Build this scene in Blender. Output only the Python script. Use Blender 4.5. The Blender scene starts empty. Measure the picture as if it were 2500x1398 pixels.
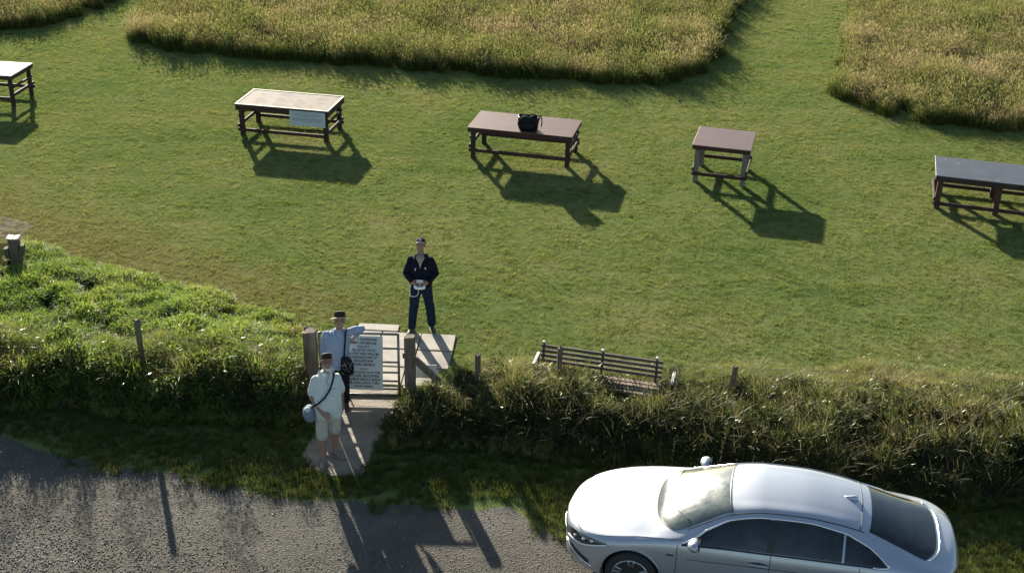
import bpy, bmesh, math, random
import numpy as np
from mathutils import Vector, Matrix, noise as mnoise
R = math.radians
rng = np.random.default_rng(7)
random.seed(7)
SC = bpy.context.scene
COL = SC.collection

# ------------------------------------------------------------------ camera
PITCH, ROLL, CAMH = 0.45728, 0.02225, 10.637
cd = bpy.data.cameras.new('camera'); cam = bpy.data.objects.new('camera', cd); COL.objects.link(cam)
_fw = Vector((0, math.cos(PITCH), -math.sin(PITCH))); _up = Vector((0, math.sin(PITCH), math.cos(PITCH))); _rt = Vector((1, 0, 0))
_r2 = _rt*math.cos(ROLL)+_up*math.sin(ROLL); _u2 = -_rt*math.sin(ROLL)+_up*math.cos(ROLL)
cam.matrix_world = Matrix(((_r2.x, _u2.x, -_fw.x, 0), (_r2.y, _u2.y, -_fw.y, 0), (_r2.z, _u2.z, -_fw.z, CAMH), (0, 0, 0, 1)))
cd.sensor_width = 36; cd.lens = 3057.8/2500*36; cd.clip_end = 2000; cd.clip_start = .1
SC.camera = cam

# ------------------------------------------------------------------ light
SUN_AZ, SUN_EL = -0.34866, 0.2764          # azimuth from +Y towards +X, elevation
w = bpy.data.worlds.new("World"); SC.world = w; w.use_nodes = True
nt = w.node_tree; bg = nt.nodes['Background']
sky = nt.nodes.new('ShaderNodeTexSky'); sky.sky_type = 'NISHITA'; sky.sun_disc = False
sky.sun_elevation = SUN_EL; sky.sun_rotation = SUN_AZ; sky.air_density = 1.0; sky.dust_density = .6
nt.links.new(sky.outputs[0], bg.inputs[0]); bg.inputs[1].default_value = .058
sl = bpy.data.lights.new('sun', 'SUN'); so = bpy.data.objects.new('sun', sl); COL.objects.link(so)
sl.energy = 5; sl.angle = R(.5); sl.color = (1, .92, .78)
sd = Vector((math.sin(SUN_AZ)*math.cos(SUN_EL), math.cos(SUN_AZ)*math.cos(SUN_EL), math.sin(SUN_EL)))
so.rotation_euler = sd.to_track_quat('Z', 'Y').to_euler(); so.location = (-20, 60, 30)
SC.view_settings.view_transform = 'Standard'; SC.view_settings.look = 'None'
SC.view_settings.exposure = 1.68; SC.view_settings.gamma = 1

# ------------------------------------------------------------------ materials
class NT:
    def __init__(s, name):
        s.m = bpy.data.materials.new(name); s.m.use_nodes = True; s.t = s.m.node_tree; s.t.nodes.clear()
        s.out = s.t.nodes.new('ShaderNodeOutputMaterial')
    def n(s, typ, props=None, **ins):
        nd = s.t.nodes.new('ShaderNode'+typ)
        for k, v in (props or {}).items(): setattr(nd, k, v)
        for k, v in ins.items():
            key = k.replace('_', ' ')
            sock = nd.inputs[int(k[1:])] if k[0] == 'i' and k[1:].isdigit() else nd.inputs[key]
            s.set(sock, v)
        return nd
    def set(s, sock, v):
        if isinstance(v, bpy.types.NodeSocket): s.t.links.new(v, sock)
        elif isinstance(v, tuple) and len(v) == 3 and sock.type == 'RGBA': sock.default_value = (*v, 1)
        else: sock.default_value = v
    def pos(s): return s.n('NewGeometry').outputs['Position']
    def obj(s): return s.n('TexCoord').outputs['Object']
    def noise(s, scale, detail=3, vec=None, rough=.55, dist=0):
        nd = s.n('TexNoise', Scale=float(scale), Detail=float(detail), Roughness=rough, Distortion=float(dist))
        s.set(nd.inputs['Vector'], vec or s.pos()); return nd.outputs['Fac']
    def ramp(s, fac, stops):
        nd = s.n('ValToRGB'); s.set(nd.inputs[0], fac); cr = nd.color_ramp
        while len(cr.elements) > 1: cr.elements.remove(cr.elements[-1])
        for i, (p, c) in enumerate(stops):
            e = cr.elements[0] if i == 0 else cr.elements.new(p)
            e.position = p
            if not isinstance(c, tuple): c = (c, c, c)
            e.color = (*c, 1)
        return nd.outputs[0]
    def mix(s, f, a, b, mode='MIX'):
        nd = s.n('Mix', dict(data_type='RGBA', blend_type=mode)); s.set(nd.inputs[0], f); s.set(nd.inputs[6], a); s.set(nd.inputs[7], b); return nd.outputs[2]
    def math(s, op, a, b=0.0, c=0.0):
        nd = s.n('Math', dict(operation=op)); s.set(nd.inputs[0], a); s.set(nd.inputs[1], b); s.set(nd.inputs[2], c); return nd.outputs[0]
    def mapr(s, vec, scale, rot=(0, 0, 0)):
        nd = s.n('Mapping'); s.set(nd.inputs['Vector'], vec); nd.inputs['Scale'].default_value = scale; nd.inputs['Rotation'].default_value = rot; return nd.outputs[0]
    def bump(s, h, strength=.5, dist=.01):
        return s.n('Bump', Strength=strength, Distance=dist, Height=h).outputs[0]
    def pbr(s, col, rough=.6, metal=0.0, normal=None, **kw):
        nd = s.n('BsdfPrincipled'); s.set(nd.inputs['Base Color'], col); s.set(nd.inputs['Roughness'], rough); s.set(nd.inputs['Metallic'], metal)
        if normal is not None: s.set(nd.inputs['Normal'], normal)
        for k, v in kw.items(): s.set(nd.inputs[k.replace('_', ' ')], v)
        return nd.outputs[0]
    def end(s, sh): s.t.links.new(sh, s.out.inputs[0]); return s.m

def lawn_colour(t, P):
    a = t.noise(.28, 4, P, .6)
    b = t.noise(1.6, 5, P, .65)
    st = t.noise(.9, 4, t.mapr(P, (.25, 1.6, 1), (0, 0, R(-9))), .6)
    f = t.math('ADD', t.math('MULTIPLY', a, .5), t.math('ADD', t.math('MULTIPLY', b, .25), t.math('MULTIPLY', st, .25)))
    c = t.ramp(f, [(.35, (.125, .190, .060)), (.46, (.185, .240, .080)), (.56, (.245, .270, .102)), (.67, (.30, .270, .14))])
    # dry band along the left rough edge
    sx = t.n('SeparateXYZ'); t.set(sx.inputs[0], P)
    d = t.math('MULTIPLY', t.math('ADD', t.math('MULTIPLY', sx.outputs[0], -.12), t.math('MULTIPLY', t.math('ABSOLUTE', t.math('SUBTRACT', t.math('ADD', sx.outputs[1], t.math('MULTIPLY', sx.outputs[0], .33)), 19.6)), -.45)), 1.0)
    d = t.math('ADD', d, t.math('MULTIPLY', b, .9))
    return t.mix(t.ramp(d, [(.35, 0.0), (1.0, .55)]), c, (.27, .21, .10))

def mat_ground():
    t = NT('lawn_ground'); P = t.pos()
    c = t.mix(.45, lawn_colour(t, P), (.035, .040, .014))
    d = t.n('BsdfDiffuse'); t.set(d.inputs[0], c); t.set(d.inputs['Normal'], t.bump(t.noise(28, 4, P), .8, .03)); return t.end(d.outputs[0])

def blade_mat(name, kind):
    t = NT(name); P = t.pos(); tip = t.n('Attribute', dict(attribute_name='tip')).outputs['Fac']; rnd = t.n('ObjectInfo').outputs['Random']
    if kind == 'lawn':
        c = lawn_colour(t, P); c = t.mix(t.ramp(rnd, [(0, 0.0), (.85, .08), (1, .5)]), c, (.26, .25, .12)); c = t.mix(t.math('MULTIPLY', t.math('FRACT', t.math('MULTIPLY', rnd, 7.3)), .6), c, (.055, .085, .022))
        c = t.mix(t.ramp(t.noise(7, 3, t.mapr(P, (.5, 1.5, 1), (0, 0, R(-9)))), [(.4, 0.0), (.62, .45)]), c, (.045, .065, .02))
        tr = .5; rg = .55
    elif kind == 'meadow':
        n1 = t.noise(.4, 5, P, .75); n2 = t.noise(3.0, 4, P, .7)
        f = t.math('ADD', t.math('MULTIPLY', n1, .7), t.math('MULTIPLY', n2, .3))
        top = t.ramp(f, [(.40, (.13, .19, .055)), (.49, (.22, .24, .095)), (.56, (.34, .29, .18)), (.66, (.44, .345, .25))])
        top = t.mix(rnd, top, t.mix(.5, top, (.30, .24, .12)))
        c = t.mix(t.ramp(tip, [(.25, 0.0), (.75, 1.0)]), (.030, .055, .012), top); tr = .28; rg = .6  # green blade feet, deepened in colour for the meadow's shaded face
    elif kind == 'rough':
        n1 = t.noise(.6, 4, P, .65)
        base = t.ramp(n1, [(.35, (.09, .15, .030)), (.5, (.155, .21, .05)), (.62, (.27, .27, .10)), (.75, (.40, .34, .17))])
        c = t.mix(t.ramp(rnd, [(0, 0.0), (.7, .15), (1, .9)]), base, (.30, .25, .13)); c = t.mix(t.ramp(tip, [(.0, 0.0), (.5, 1.0)]), (.03, .045, .012), c); tr = .35; rg = .42  # blade feet darkened in colour for the shade low in the growth
    elif kind == 'leaf':
        n1 = t.noise(.5, 4, P, .65)
        base = t.ramp(n1, [(.33, (.10, .19, .032)), (.5, (.18, .27, .055)), (.62, (.26, .31, .08)), (.72, (.28, .23, .08))])
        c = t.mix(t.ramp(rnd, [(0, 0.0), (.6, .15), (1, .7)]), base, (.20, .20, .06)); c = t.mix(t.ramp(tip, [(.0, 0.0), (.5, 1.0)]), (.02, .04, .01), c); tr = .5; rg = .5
    elif kind == 'bramble':
        c = t.mix(rnd, (.016, .027, .012), (.032, .042, .018)); tr = .15; rg = .6  # near black leaves, shade of the hedge's road side put into the colour
    elif kind == 'verge':
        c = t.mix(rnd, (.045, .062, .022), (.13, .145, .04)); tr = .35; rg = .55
    elif kind == 'dry':
        c = t.mix(rnd, (.20, .165, .09), (.32, .27, .16)); tr = .3; rg = .5
    if kind in ('lawn', 'verge', 'meadow'): b = t.n('BsdfDiffuse'); t.set(b.inputs[0], c)
    else: b = t.n('BsdfPrincipled'); t.set(b.inputs['Base Color'], c); t.set(b.inputs['Roughness'], rg)
    if 'Specular IOR Level' in b.inputs: t.set(b.inputs['Specular IOR Level'], dict(lawn=.08, meadow=.1, verge=.1, leaf=.38, rough=.18, bramble=.2, dry=.3)[kind])
    trn = t.n('BsdfTranslucent'); t.set(trn.inputs[0], t.mix(.5, c, t.mix(1.0, c, (1.5, 1.4, .7), 'MULTIPLY')))
    ms = t.n('MixShader'); ms.inputs[0].default_value = tr; t.set(ms.inputs[1], b.outputs[0]); t.set(ms.inputs[2], trn.outputs[0])
    return t.end(ms.outputs[0])

def plain(name, col, rough=.6, metal=0.0, var=.15, scale=20, bump=.0, **kw):
    t = NT(name); P = t.obj(); n = t.noise(scale, 4, P)
    c = t.mix(n, tuple(x*(1-var) for x in col), tuple(min(1, x*(1+var)) for x in col))
    nm = t.bump(t.noise(scale*3, 3, P), bump, .004) if bump else None
    return t.end(t.pbr(c, rough, metal, nm, **kw))

def wood(name, a, b, scale=(1.2, 14, 14), rough=.75, spots=None, spec=.25):
    t = NT(name); P = t.obj()
    n = t.noise(3.0, 5, t.mapr(P, scale), .65); n2 = t.noise(1.8, 4, P)
    f = t.math('ADD', t.math('MULTIPLY', n, .6), t.math('MULTIPLY', n2, .4))
    c = t.ramp(f, [(.35, a), (.65, b)])
    if spots: c = t.mix(t.ramp(t.noise(spots[1], 3, P), [(spots[2], 0.0), (spots[2]+.04, 1.0)]), c, spots[0])
    return t.end(t.pbr(c, rough, normal=t.bump(n, .3, .004), Specular_IOR_Level=spec))

def fabric(name, col, var=.12, scale=9, rough=.9):
    t = NT(name); P = t.obj(); n = t.noise(scale, 4, P, .6)
    c = t.mix(n, tuple(x*(1-var) for x in col), tuple(min(1, x*(1+var)) for x in col))
    return t.end(t.pbr(c, rough, normal=t.bump(t.noise(scale*2.2, 3, P), .6, .02), Specular_IOR_Level=.15))

def mat_gravel():
    t = NT('gravel_road'); P = t.pos()
    v = t.n('TexVoronoi', Scale=38.0); t.set(v.inputs['Vector'], P)
    n = t.noise(1.1, 4, P, .6); n2 = t.noise(60, 3, P); n3 = t.noise(.5, 3, P)
    c = t.ramp(t.math('ADD', t.math('MULTIPLY', n, .5), t.math('MULTIPLY', n2, .5)), [(.35, (.042, .039, .033)), (.5, (.080, .075, .063)), (.65, (.128, .119, .100))])
    c = t.mix(t.math('MULTIPLY', v.outputs['Color'], .35), c, (.17, .155, .125))
    c = t.mix(t.ramp(n3, [(.5, 0.0), (.7, .5)]), c, (.085, .074, .058))
    return t.end(t.pbr(c, .9, normal=t.bump(t.math('ADD', v.outputs['Distance'], n2), .9, .012), Specular_IOR_Level=.12))
def mat_pebble():
    t = NT('gravel_stone'); r = t.n('ObjectInfo').outputs['Random']
    c = t.ramp(r, [(0, (.05, .045, .037)), (.5, (.105, .095, .078)), (.85, (.18, .165, .14)), (.95, (.34, .32, .28)), (1, (.6, .57, .52))])
    return t.end(t.pbr(c, .7, Specular_IOR_Level=.3))
def mat_path():
    t = NT('path_concrete'); P = t.pos(); n = t.noise(2.5, 5, P, .65); n2 = t.noise(26, 4, P)
    c = t.ramp(n, [(.35, (.15, .12, .082)), (.55, (.25, .205, .15)), (.7, (.32, .275, .20))])
    c = t.mix(t.math('MULTIPLY', n2, .5), c, (.15, .125, .085))
    st = t.noise(3, 4, t.mapr(P, (.7, 2.2, 1)), .6)
    return t.end(t.pbr(c, .85, normal=t.bump(t.math('ADD', t.math('MULTIPLY', n2, .4), st), .8, .03)))
def mat_slab():
    t = NT('paving_slab'); P = t.pos(); n = t.noise(3, 5, P, .65); n2 = t.noise(45, 3, P)
    c = t.ramp(n, [(.35, (.19, .17, .14)), (.5, (.27, .243, .20)), (.7, (.34, .31, .265))]); c = t.mix(t.math('MULTIPLY', n2, .3), c, (.30, .25, .19))
    return t.end(t.pbr(c, .8, normal=t.bump(n2, .4, .006)))
def mat_soil():
    t = NT('soil'); P = t.pos(); n = t.noise(3, 5, P)
    d = t.n('BsdfDiffuse'); t.set(d.inputs[0], t.ramp(n, [(.4, (.025, .035, .010)), (.6, (.05, .048, .02))])); t.set(d.inputs['Normal'], t.bump(t.noise(20, 4, P), .9, .05)); return t.end(d.outputs[0])

M = {}
def mat_dirt():
    t = NT('bare_dirt'); P = t.pos(); n = t.noise(5, 5, P, .7)
    return t.end(t.pbr(t.ramp(n, [(.35, (.05, .04, .022)), (.55, (.13, .10, .065)), (.7, (.20, .16, .11))]), .95, normal=t.bump(n, .8, .04), Specular_IOR_Level=.1))
M['dirt'] = mat_dirt()
M['ground'] = mat_ground(); M['gravel'] = mat_gravel(); M['pebble'] = mat_pebble(); M['path'] = mat_path(); M['slab'] = mat_slab(); M['soil'] = mat_soil()
for k in ('lawn', 'meadow', 'rough', 'leaf', 'bramble', 'verge', 'dry'): M['b_'+k] = blade_mat('blades_'+k, k)

# ------------------------------------------------------------------ mesh helpers
def tag(o, label=None, cat=None, group=None, kind=None):
    if label: o['label'] = label
    if cat: o['category'] = cat
    if group: o['group'] = group
    if kind: o['kind'] = kind
    return o
def empty(name, loc=(0, 0, 0), rz=0):
    o = bpy.data.objects.new(name, None); COL.objects.link(o); o.location = loc; o.rotation_euler = (0, 0, rz); o.empty_display_size = .2; return o
def link(name, me, mat, parent=None, smooth=False, loc=None, col=None):
    if isinstance(mat, (list, tuple)):
        for m in mat: me.materials.append(m)
    elif mat: me.materials.append(mat)
    if smooth: me.polygons.foreach_set('use_smooth', np.ones(len(me.polygons), bool))
    o = bpy.data.objects.new(name, me); (col or COL).objects.link(o)
    if parent: o.parent = parent
    if loc is not None: o.location = loc
    return o
class MB:
    def __init__(s): s.v = []; s.f = []
    def add(s, vs, fs):
        n = len(s.v); s.v += [tuple(p) for p in vs]; s.f += [tuple(i+n for i in f) for f in fs]; return s
    def box(s, c, size, rot=None, bev=0.0):
        hx, hy, hz = size[0]/2, size[1]/2, size[2]/2
        b = min(bev, hx*.45, hy*.45, hz*.45)
        if b > 0:
            pts = []; fs = []
            bm = bmesh.new(); bmesh.ops.create_cube(bm, size=1)
            for q in bm.verts: q.co = Vector((q.co.x*2*hx, q.co.y*2*hy, q.co.z*2*hz))
            bmesh.ops.bevel(bm, geom=bm.edges[:], offset=b, segments=1, affect='EDGES')
            bm.verts.index_update(); pts = [q.co.copy() for q in bm.verts]; fs = [[q.index for q in f.verts] for f in bm.faces]; bm.free()
        else:
            pts = [Vector((x, y, z)) for x in (-hx, hx) for y in (-hy, hy) for z in (-hz, hz)]
            fs = [(0, 1, 3, 2), (4, 6, 7, 5), (0, 4, 5, 1), (2, 3, 7, 6), (0, 2, 6, 4), (1, 5, 7, 3)]
        if rot is not None: pts = [rot @ p for p in pts]
        c = Vector(c); return s.add([p+c for p in pts], fs)
    def bar(s, a, b, wd, th, up=(0, 0, 1), bev=.004):
        a, b = Vector(a), Vector(b); d = b-a; L = d.length; x = d/L; u = Vector(up); y = u.cross(x).normalized(); z = x.cross(y)
        return s.box((a+b)/2, (L, wd, th), Matrix((x, y, z)).transposed(), bev)
    def loft(s, rings, cap=True):
        n = len(s.v); k = len(rings[0]); fs = []
        vs = [p for r in rings for p in r]
        for i in range(len(rings)-1):
            for j in range(k):
                a = i*k+j; b = i*k+(j+1) % k; fs.append((a, b, b+k, a+k))
        if cap: fs.append(tuple(range(k))[::-1]); fs.append(tuple((len(rings)-1)*k+j for j in range(k)))
        return s.add(vs, fs)
    def tube(s, pts, r, seg=8, cap=True, flat=1.0):
        pts = [Vector(p) for p in pts]; rs = r if isinstance(r, (list, tuple)) else [r]*len(pts); rings = []; prev = None
        for i, p in enumerate(pts):
            d = (pts[min(i+1, len(pts)-1)]-pts[max(i-1, 0)]).normalized()
            if prev is None: prev = Vector((0, 0, 1)) if abs(d.z) < .9 else Vector((0, 1, 0))
            u = (prev-d*prev.dot(d)).normalized(); v = d.cross(u); prev = u
            rings.append([p+(u*math.cos(2*math.pi*j/seg)*flat+v*math.sin(2*math.pi*j/seg))*rs[i] for j in range(seg)])
        return s.loft(rings, cap)
    def ell(s, c, r, M3=None, seg=16, rn=10):
        c = Vector(c); rings = []
        for i in range(1, rn):
            a = math.pi*i/rn; z = -math.cos(a); q = math.sin(a)
            ring = [Vector((math.cos(2*math.pi*j/seg)*q*r[0], math.sin(2*math.pi*j/seg)*q*r[1], z*r[2])) for j in range(seg)]
            if M3 is not None: ring = [M3 @ p for p in ring]
            rings.append([c+p for p in ring])
        return s.loft(rings)
    def rev(s, prof, c=(0, 0, 0), seg=24, axis='z'):
        rings = []
        for (r, h) in prof:
            rg = []
            for j in range(seg):
                a = 2*math.pi*j/seg; q = Vector((r*math.cos(a), r*math.sin(a), h))
                if axis == 'y': q = Vector((q.x, q.z, q.y))
                rg.append(Vector(c)+q)
            rings.append(rg)
        return s.loft(rings)
    def mesh(s, name): me = bpy.data.meshes.new(name); me.from_pydata(s.v, [], s.f); me.update(); return me
    def build(s, name, mat, parent=None, smooth=False, loc=None):
        return link(name, s.mesh(name), mat, parent, smooth, loc)
def grid_mesh(name, P, closed=False):
    """P: array (n,m,3)"""
    n, m = P.shape[:2]; me = bpy.data.meshes.new(name)
    idx = np.arange(n*m).reshape(n, m); q = np.stack([idx[:-1, :-1], idx[1:, :-1], idx[1:, 1:], idx[:-1, 1:]], -1).reshape(-1, 4)
    me.from_pydata(P.reshape(-1, 3).tolist(), [], q.tolist()); me.update(); return me

# ------------------------------------------------------------------ terrain functions
def interp(x, pts): xs, ys = zip(*pts); return np.interp(x, xs, ys)
def vnoise(x, y, s, seed=0):
    """smooth value noise, vectorised, 0..1"""
    x = np.asarray(x, float)*s+seed*17.3; y = np.asarray(y, float)*s+seed*9.1
    xi = np.floor(x).astype(int); yi = np.floor(y).astype(int); fx = x-xi; fy = y-yi
    fx = fx*fx*(3-2*fx); fy = fy*fy*(3-2*fy)
    def h(a, b):
        v = np.sin(a*127.1+b*311.7+seed*74.7)*43758.5453; return v-np.floor(v)
    return (h(xi, yi)*(1-fx)+h(xi+1, yi)*fx)*(1-fy)+(h(xi, yi+1)*(1-fx)+h(xi+1, yi+1)*fx)*fy
ROAD_EDGE = [(-14, 17.2), (-9, 16.15), (-7.7, 15.94), (-6.8, 15.65), (-5.4, 15.3), (-4.5, 15.05), (-3.15, 14.7), (-2.4, 14.55), (-1.4, 14.45), (-.05, 14.45), (.6, 14.0), (1.2, 13.6), (2.2, 13.2), (4, 12.6), (7, 12.0), (14, 11.3)]
def road_edge(x): return interp(x, ROAD_EDGE)+(vnoise(x, x*0, 1.7, 3)-.5)*.28+(vnoise(x, x*0, 6, 4)-.5)*.14
L_UP = [(-16, 24.5), (-10.6, 23.0), (-9.45, 22.9), (-8.2, 22.2), (-6.8, 21.6), (-5.4, 20.9), (-4.2, 20.2), (-3.5, 19.6), (-3.2, 18.8), (-3.1, 17.5)]
R_UP = [(-1.7, 17.8), (-1.1, 18.5), (.4, 18.75), (1.8, 18.6), (3.2, 18.55), (5.3, 18.7), (7.3, 18.5), (8.6, 18.3), (16, 18.0)]
def veg_h(x, y):
    """height of the rough growth along the fence (0 = none)"""
    x = np.asarray(x, float); y = np.asarray(y, float)
    n1 = vnoise(x, y, .9, 1); n2 = vnoise(x, y, 2.6, 2)
    # left
    up = interp(x, L_UP)+(n1-.5)*.6
    t = np.clip((up-y)/(up-17.3), 0, 1)
    hl = .14+.56*t**1.1+interp(x, [(-14, .75), (-8.7, .75), (-7.8, .25), (-6.8, 0), (-4, .0)])*np.clip((18.9-y)/1.0, 0, 1)
    hl = hl*np.clip((y-16.6-(n1-.5)*.5)/.6, 0, 1)*(y < up)*(x < -3.05)*np.clip((-3.0-x)/.25, 0, 1)*np.where(t > .65, 1, .75+.25*np.clip((x+11)/4, 0, 1))
    upr = interp(x, R_UP)+(n1-.5)*.5
    tr = np.clip((upr-y)/(upr-16.55), 0, 1)
    wl = interp(y, [(14.8, -2.02), (15.6, -2.0), (17, -1.75), (17.6, -1.62), (18, -1.3), (18.6, -.9)])
    fr = interp(x, [(-2, 15.6), (-1, 15.9), (1, 15.7), (3, 15.2), (8, 14.4), (14, 13.8)])
    hr = (.16+.58*tr**1.05)*np.clip((y-fr-(n1-.5)*.6)/1.1, 0, 1)**.7*(y < upr)*np.clip((x-wl)/.25, 0, 1)
    hr = hr*(1+.35*np.clip(1-np.abs(x-.7)/.9, 0, 1)*(y > 16.8)-.45*np.clip(1.3-np.abs(x-2.0)/.8, 0, 1)*(y > 16.85)); hr = hr*np.where((x < -.75) & (y > 17.05), .40, 1); hr = hr*interp(x, [(-1.7, .8), (-.5, .95), (.3, 1.1), (1.5, 1.0), (3, .9), (8, 1.05)])
    return np.where(x < -2.6, hl, hr)*(.45+.55*n1+.55*n2)

# ------------------------------------------------------------------ the setting
def ground_sheet():
    g = MB(); s = 600
    g.add([(-s, -s, 0), (s, -s, 0), (s, s, 0), (-s, s, 0)], [(0, 1, 2, 3)])
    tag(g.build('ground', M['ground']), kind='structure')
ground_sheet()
def sheet_between(name, xs, lo, hi, z, mat, m=8):
    ts = np.linspace(0, 1, m); P = np.zeros((len(xs), m, 3))
    P[:, :, 0] = xs[:, None]; P[:, :, 1] = lo[:, None]*(1-ts)+hi[:, None]*ts; P[:, :, 2] = z
    return tag(link(name, grid_mesh(name, P), mat), kind='structure')
xs = np.linspace(-14, 14, 280)
sheet_between('road', xs, xs*0+2.0, road_edge(xs), .006, M['gravel'])
# path from the gate down to the road
ys = np.linspace(15.2, 17.75, 40)
pl = interp(ys, [(14.7, -2.35), (15.2, -2.62), (15.45, -2.95), (15.8, -3.12), (16.6, -3.0), (17.2, -2.95), (17.75, -2.9)])+(vnoise(ys, ys, 4, 5)-.5)*.14
pr = interp(ys, [(14.7, -2.25), (15.4, -2.12), (16.3, -2.0), (17, -1.85), (17.75, -1.8)])+(vnoise(ys, ys, 4, 6)-.5)*.12
ts = np.linspace(0, 1, 8); P = np.zeros((40, 8, 3)); P[:, :, 0] = pl[:, None]*(1-ts)+pr[:, None]*ts; P[:, :, 1] = ys[:, None]; P[:, :, 2] = .012
tag(link('path', grid_mesh('path', P), M['path']), kind='structure')
# paving slabs behind the gate
pv = MB()
rows = [(17.8, 18.38, -2.95, -1.2, [.62, .55, .58]), (18.41, 19.0, -2.9, -1.02, [.6, .66, .62]), (19.03, 19.62, -2.88, -.98, [.58, .7, .62]), (19.65, 19.9, -2.75, -2.0, [.75])]
for (y0, y1, x0, x1, ws) in rows:
    x = x0; k = 0
    while x < x1-.1:
        wd = min(ws[k % len(ws)], x1-x); k += 1
        rz = Matrix.Rotation(R(random.uniform(-1.2, 1.2)-3), 3, 'Z')
        pv.box((x+wd/2, (y0+y1)/2-.06*(x+wd/2+2), .006+random.uniform(0, .004)), (wd-.018, y1-y0-.012, .045), rz, .006); x += wd
tag(pv.build('paving', M['slab']), kind='structure')
pv2 = MB(); pv2.box((-10.68, 22.25, .01), (.9, .75, .05), Matrix.Rotation(.1, 3, 'Z'), .006)
tag(pv2.build('paving', M['slab']), kind='structure')
g = MB(); g.add([(-11.9+.1*math.sin(i*3.1)+(.0 if i < 6 else 0)+[0, .5, 1.2, 1.75, 1.9, 1.6, 1.2, .6, 0, -.3, -.4, -.3][i], 23.6+[-.3, -.45, -.3, -.1, .35, .6, .8, .9, .8, .5, .2, 0][i], .005) for i in range(12)], [tuple(range(12))])
tag(g.build('bare_soil', M['dirt']), kind='structure')
# low bank under the growth
def bank(name, x0, x1, y0, y1):
    X, Y = np.meshgrid(np.linspace(x0, x1, int((x1-x0)/.12)), np.linspace(y0, y1, int((y1-y0)/.12)), indexing='ij')
    H = veg_h(X, Y)*.5-.03; P = np.stack([X, Y, H], -1)
    tag(link(name, grid_mesh(name, P), M['soil'], smooth=True), kind='structure')
bank('bank', -15, -2.9, 16, 24); bank('bank', -2.3, 14, 13.5, 19.4)

# ------------------------------------------------------------------ scatter (uncountable growth only)
PROTO = bpy.data.collections.new('prototypes')
def blades_mesh(name, n, spread, length, width, bend, seg=3, lean=.5, shape='blade', seedhead=0):
    vs = []; fs = []; tp = []
    for i in range(n):
        a = random.uniform(0, 6.283); r = spread*math.sqrt(random.random()); b = Vector((r*math.cos(a), r*math.sin(a), -.01))
        L = random.uniform(*length); w = random.uniform(*width); az = random.uniform(0, 6.283); dirn = Vector((math.cos(az), math.sin(az), 0))
        el = random.uniform(0, lean); bn = random.uniform(.2, 1)*bend; p = b.copy(); side = Vector((-dirn.y, dirn.x, 0)); n0 = len(vs)
        sd2 = random.uniform(-.6, .6); side = (side+dirn*sd2).normalized()
        for k in range(seg+1):
            t = k/seg
            ww = w*(1-t)**.6 if shape == 'blade' else w*math.sin(math.pi*min(1, .12+t*.88))**.8
            if k == seg: ww = .0008
            vs += [p-side*ww/2, p+side*ww/2]; tp += [t*L/length[1]]*2
            ang = el+bn*t; p = p+(dirn*math.sin(ang)+Vector((0, 0, math.cos(ang))))*(L/seg)
        for k in range(seg): q = n0+2*k; fs.append((q, q+1, q+3, q+2))
        if random.random() < seedhead:
            c = p; n1 = len(vs); hw = .011; hl = .07
            up = (dirn*math.sin(ang)+Vector((0, 0, math.cos(ang))))
            vs += [c-up*hl*.3, c+side*hw, c+up*hl, c-side*hw]; tp += [1]*4; fs.append((n1, n1+1, n1+2, n1+3))
    me = bpy.data.meshes.new(name); me.from_pydata([tuple(v) for v in vs], [], fs); me.update()
    at = me.attributes.new('tip', 'FLOAT', 'POINT'); at.data.foreach_set('value', np.array(tp, np.float32)); return me
def leaves_mesh(name, n, spread, height, lsz, droop=.6, stem=True):
    """leafy weed clump: broad leaves spread through a low dome"""
    vs = []; fs = []; tp = []
    for i in range(n):
        a = random.uniform(0, 6.283); r = spread*math.sqrt(random.random()); z = height*(random.random()**.7)*(1-.5*(r/spread)**2)
        c = Vector((r*math.cos(a), r*math.sin(a), z)); az = a+random.uniform(-1, 1); d = Vector((math.cos(az), math.sin(az), random.uniform(-droop, .5))).normalized()
        s = d.cross(Vector((0, 0, 1))).normalized(); s = (s+Vector((0, 0, random.uniform(-.5, .5)))).normalized(); L = random.uniform(*lsz); w = L*random.uniform(.35, .55); n0 = len(vs)
        nn = s.cross(d)
        vs += [c-d*L/2, c+s*w/2+nn*.01, c+d*L*.5-nn*L*.15, c-s*w/2+nn*.01, c-nn*.012]; tp += [z/height]*5
        fs += [(n0, n0+1, n0+4), (n0+1, n0+2, n0+4), (n0+2, n0+3, n0+4), (n0+3, n0, n0+4)]
    me = bpy.data.meshes.new(name); me.from_pydata([tuple(v) for v in vs], [], fs); me.update()
    at = me.attributes.new('tip', 'FLOAT', 'POINT'); at.data.foreach_set('value', np.array(tp, np.float32)); return me
def proto_col(name, meshes, mat, smooth=False):
    c = bpy.data.collections.new(name)
    for i, me in enumerate(meshes): link(name+'_%02d' % i, me, mat, smooth=smooth, col=c)
    return c
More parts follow.
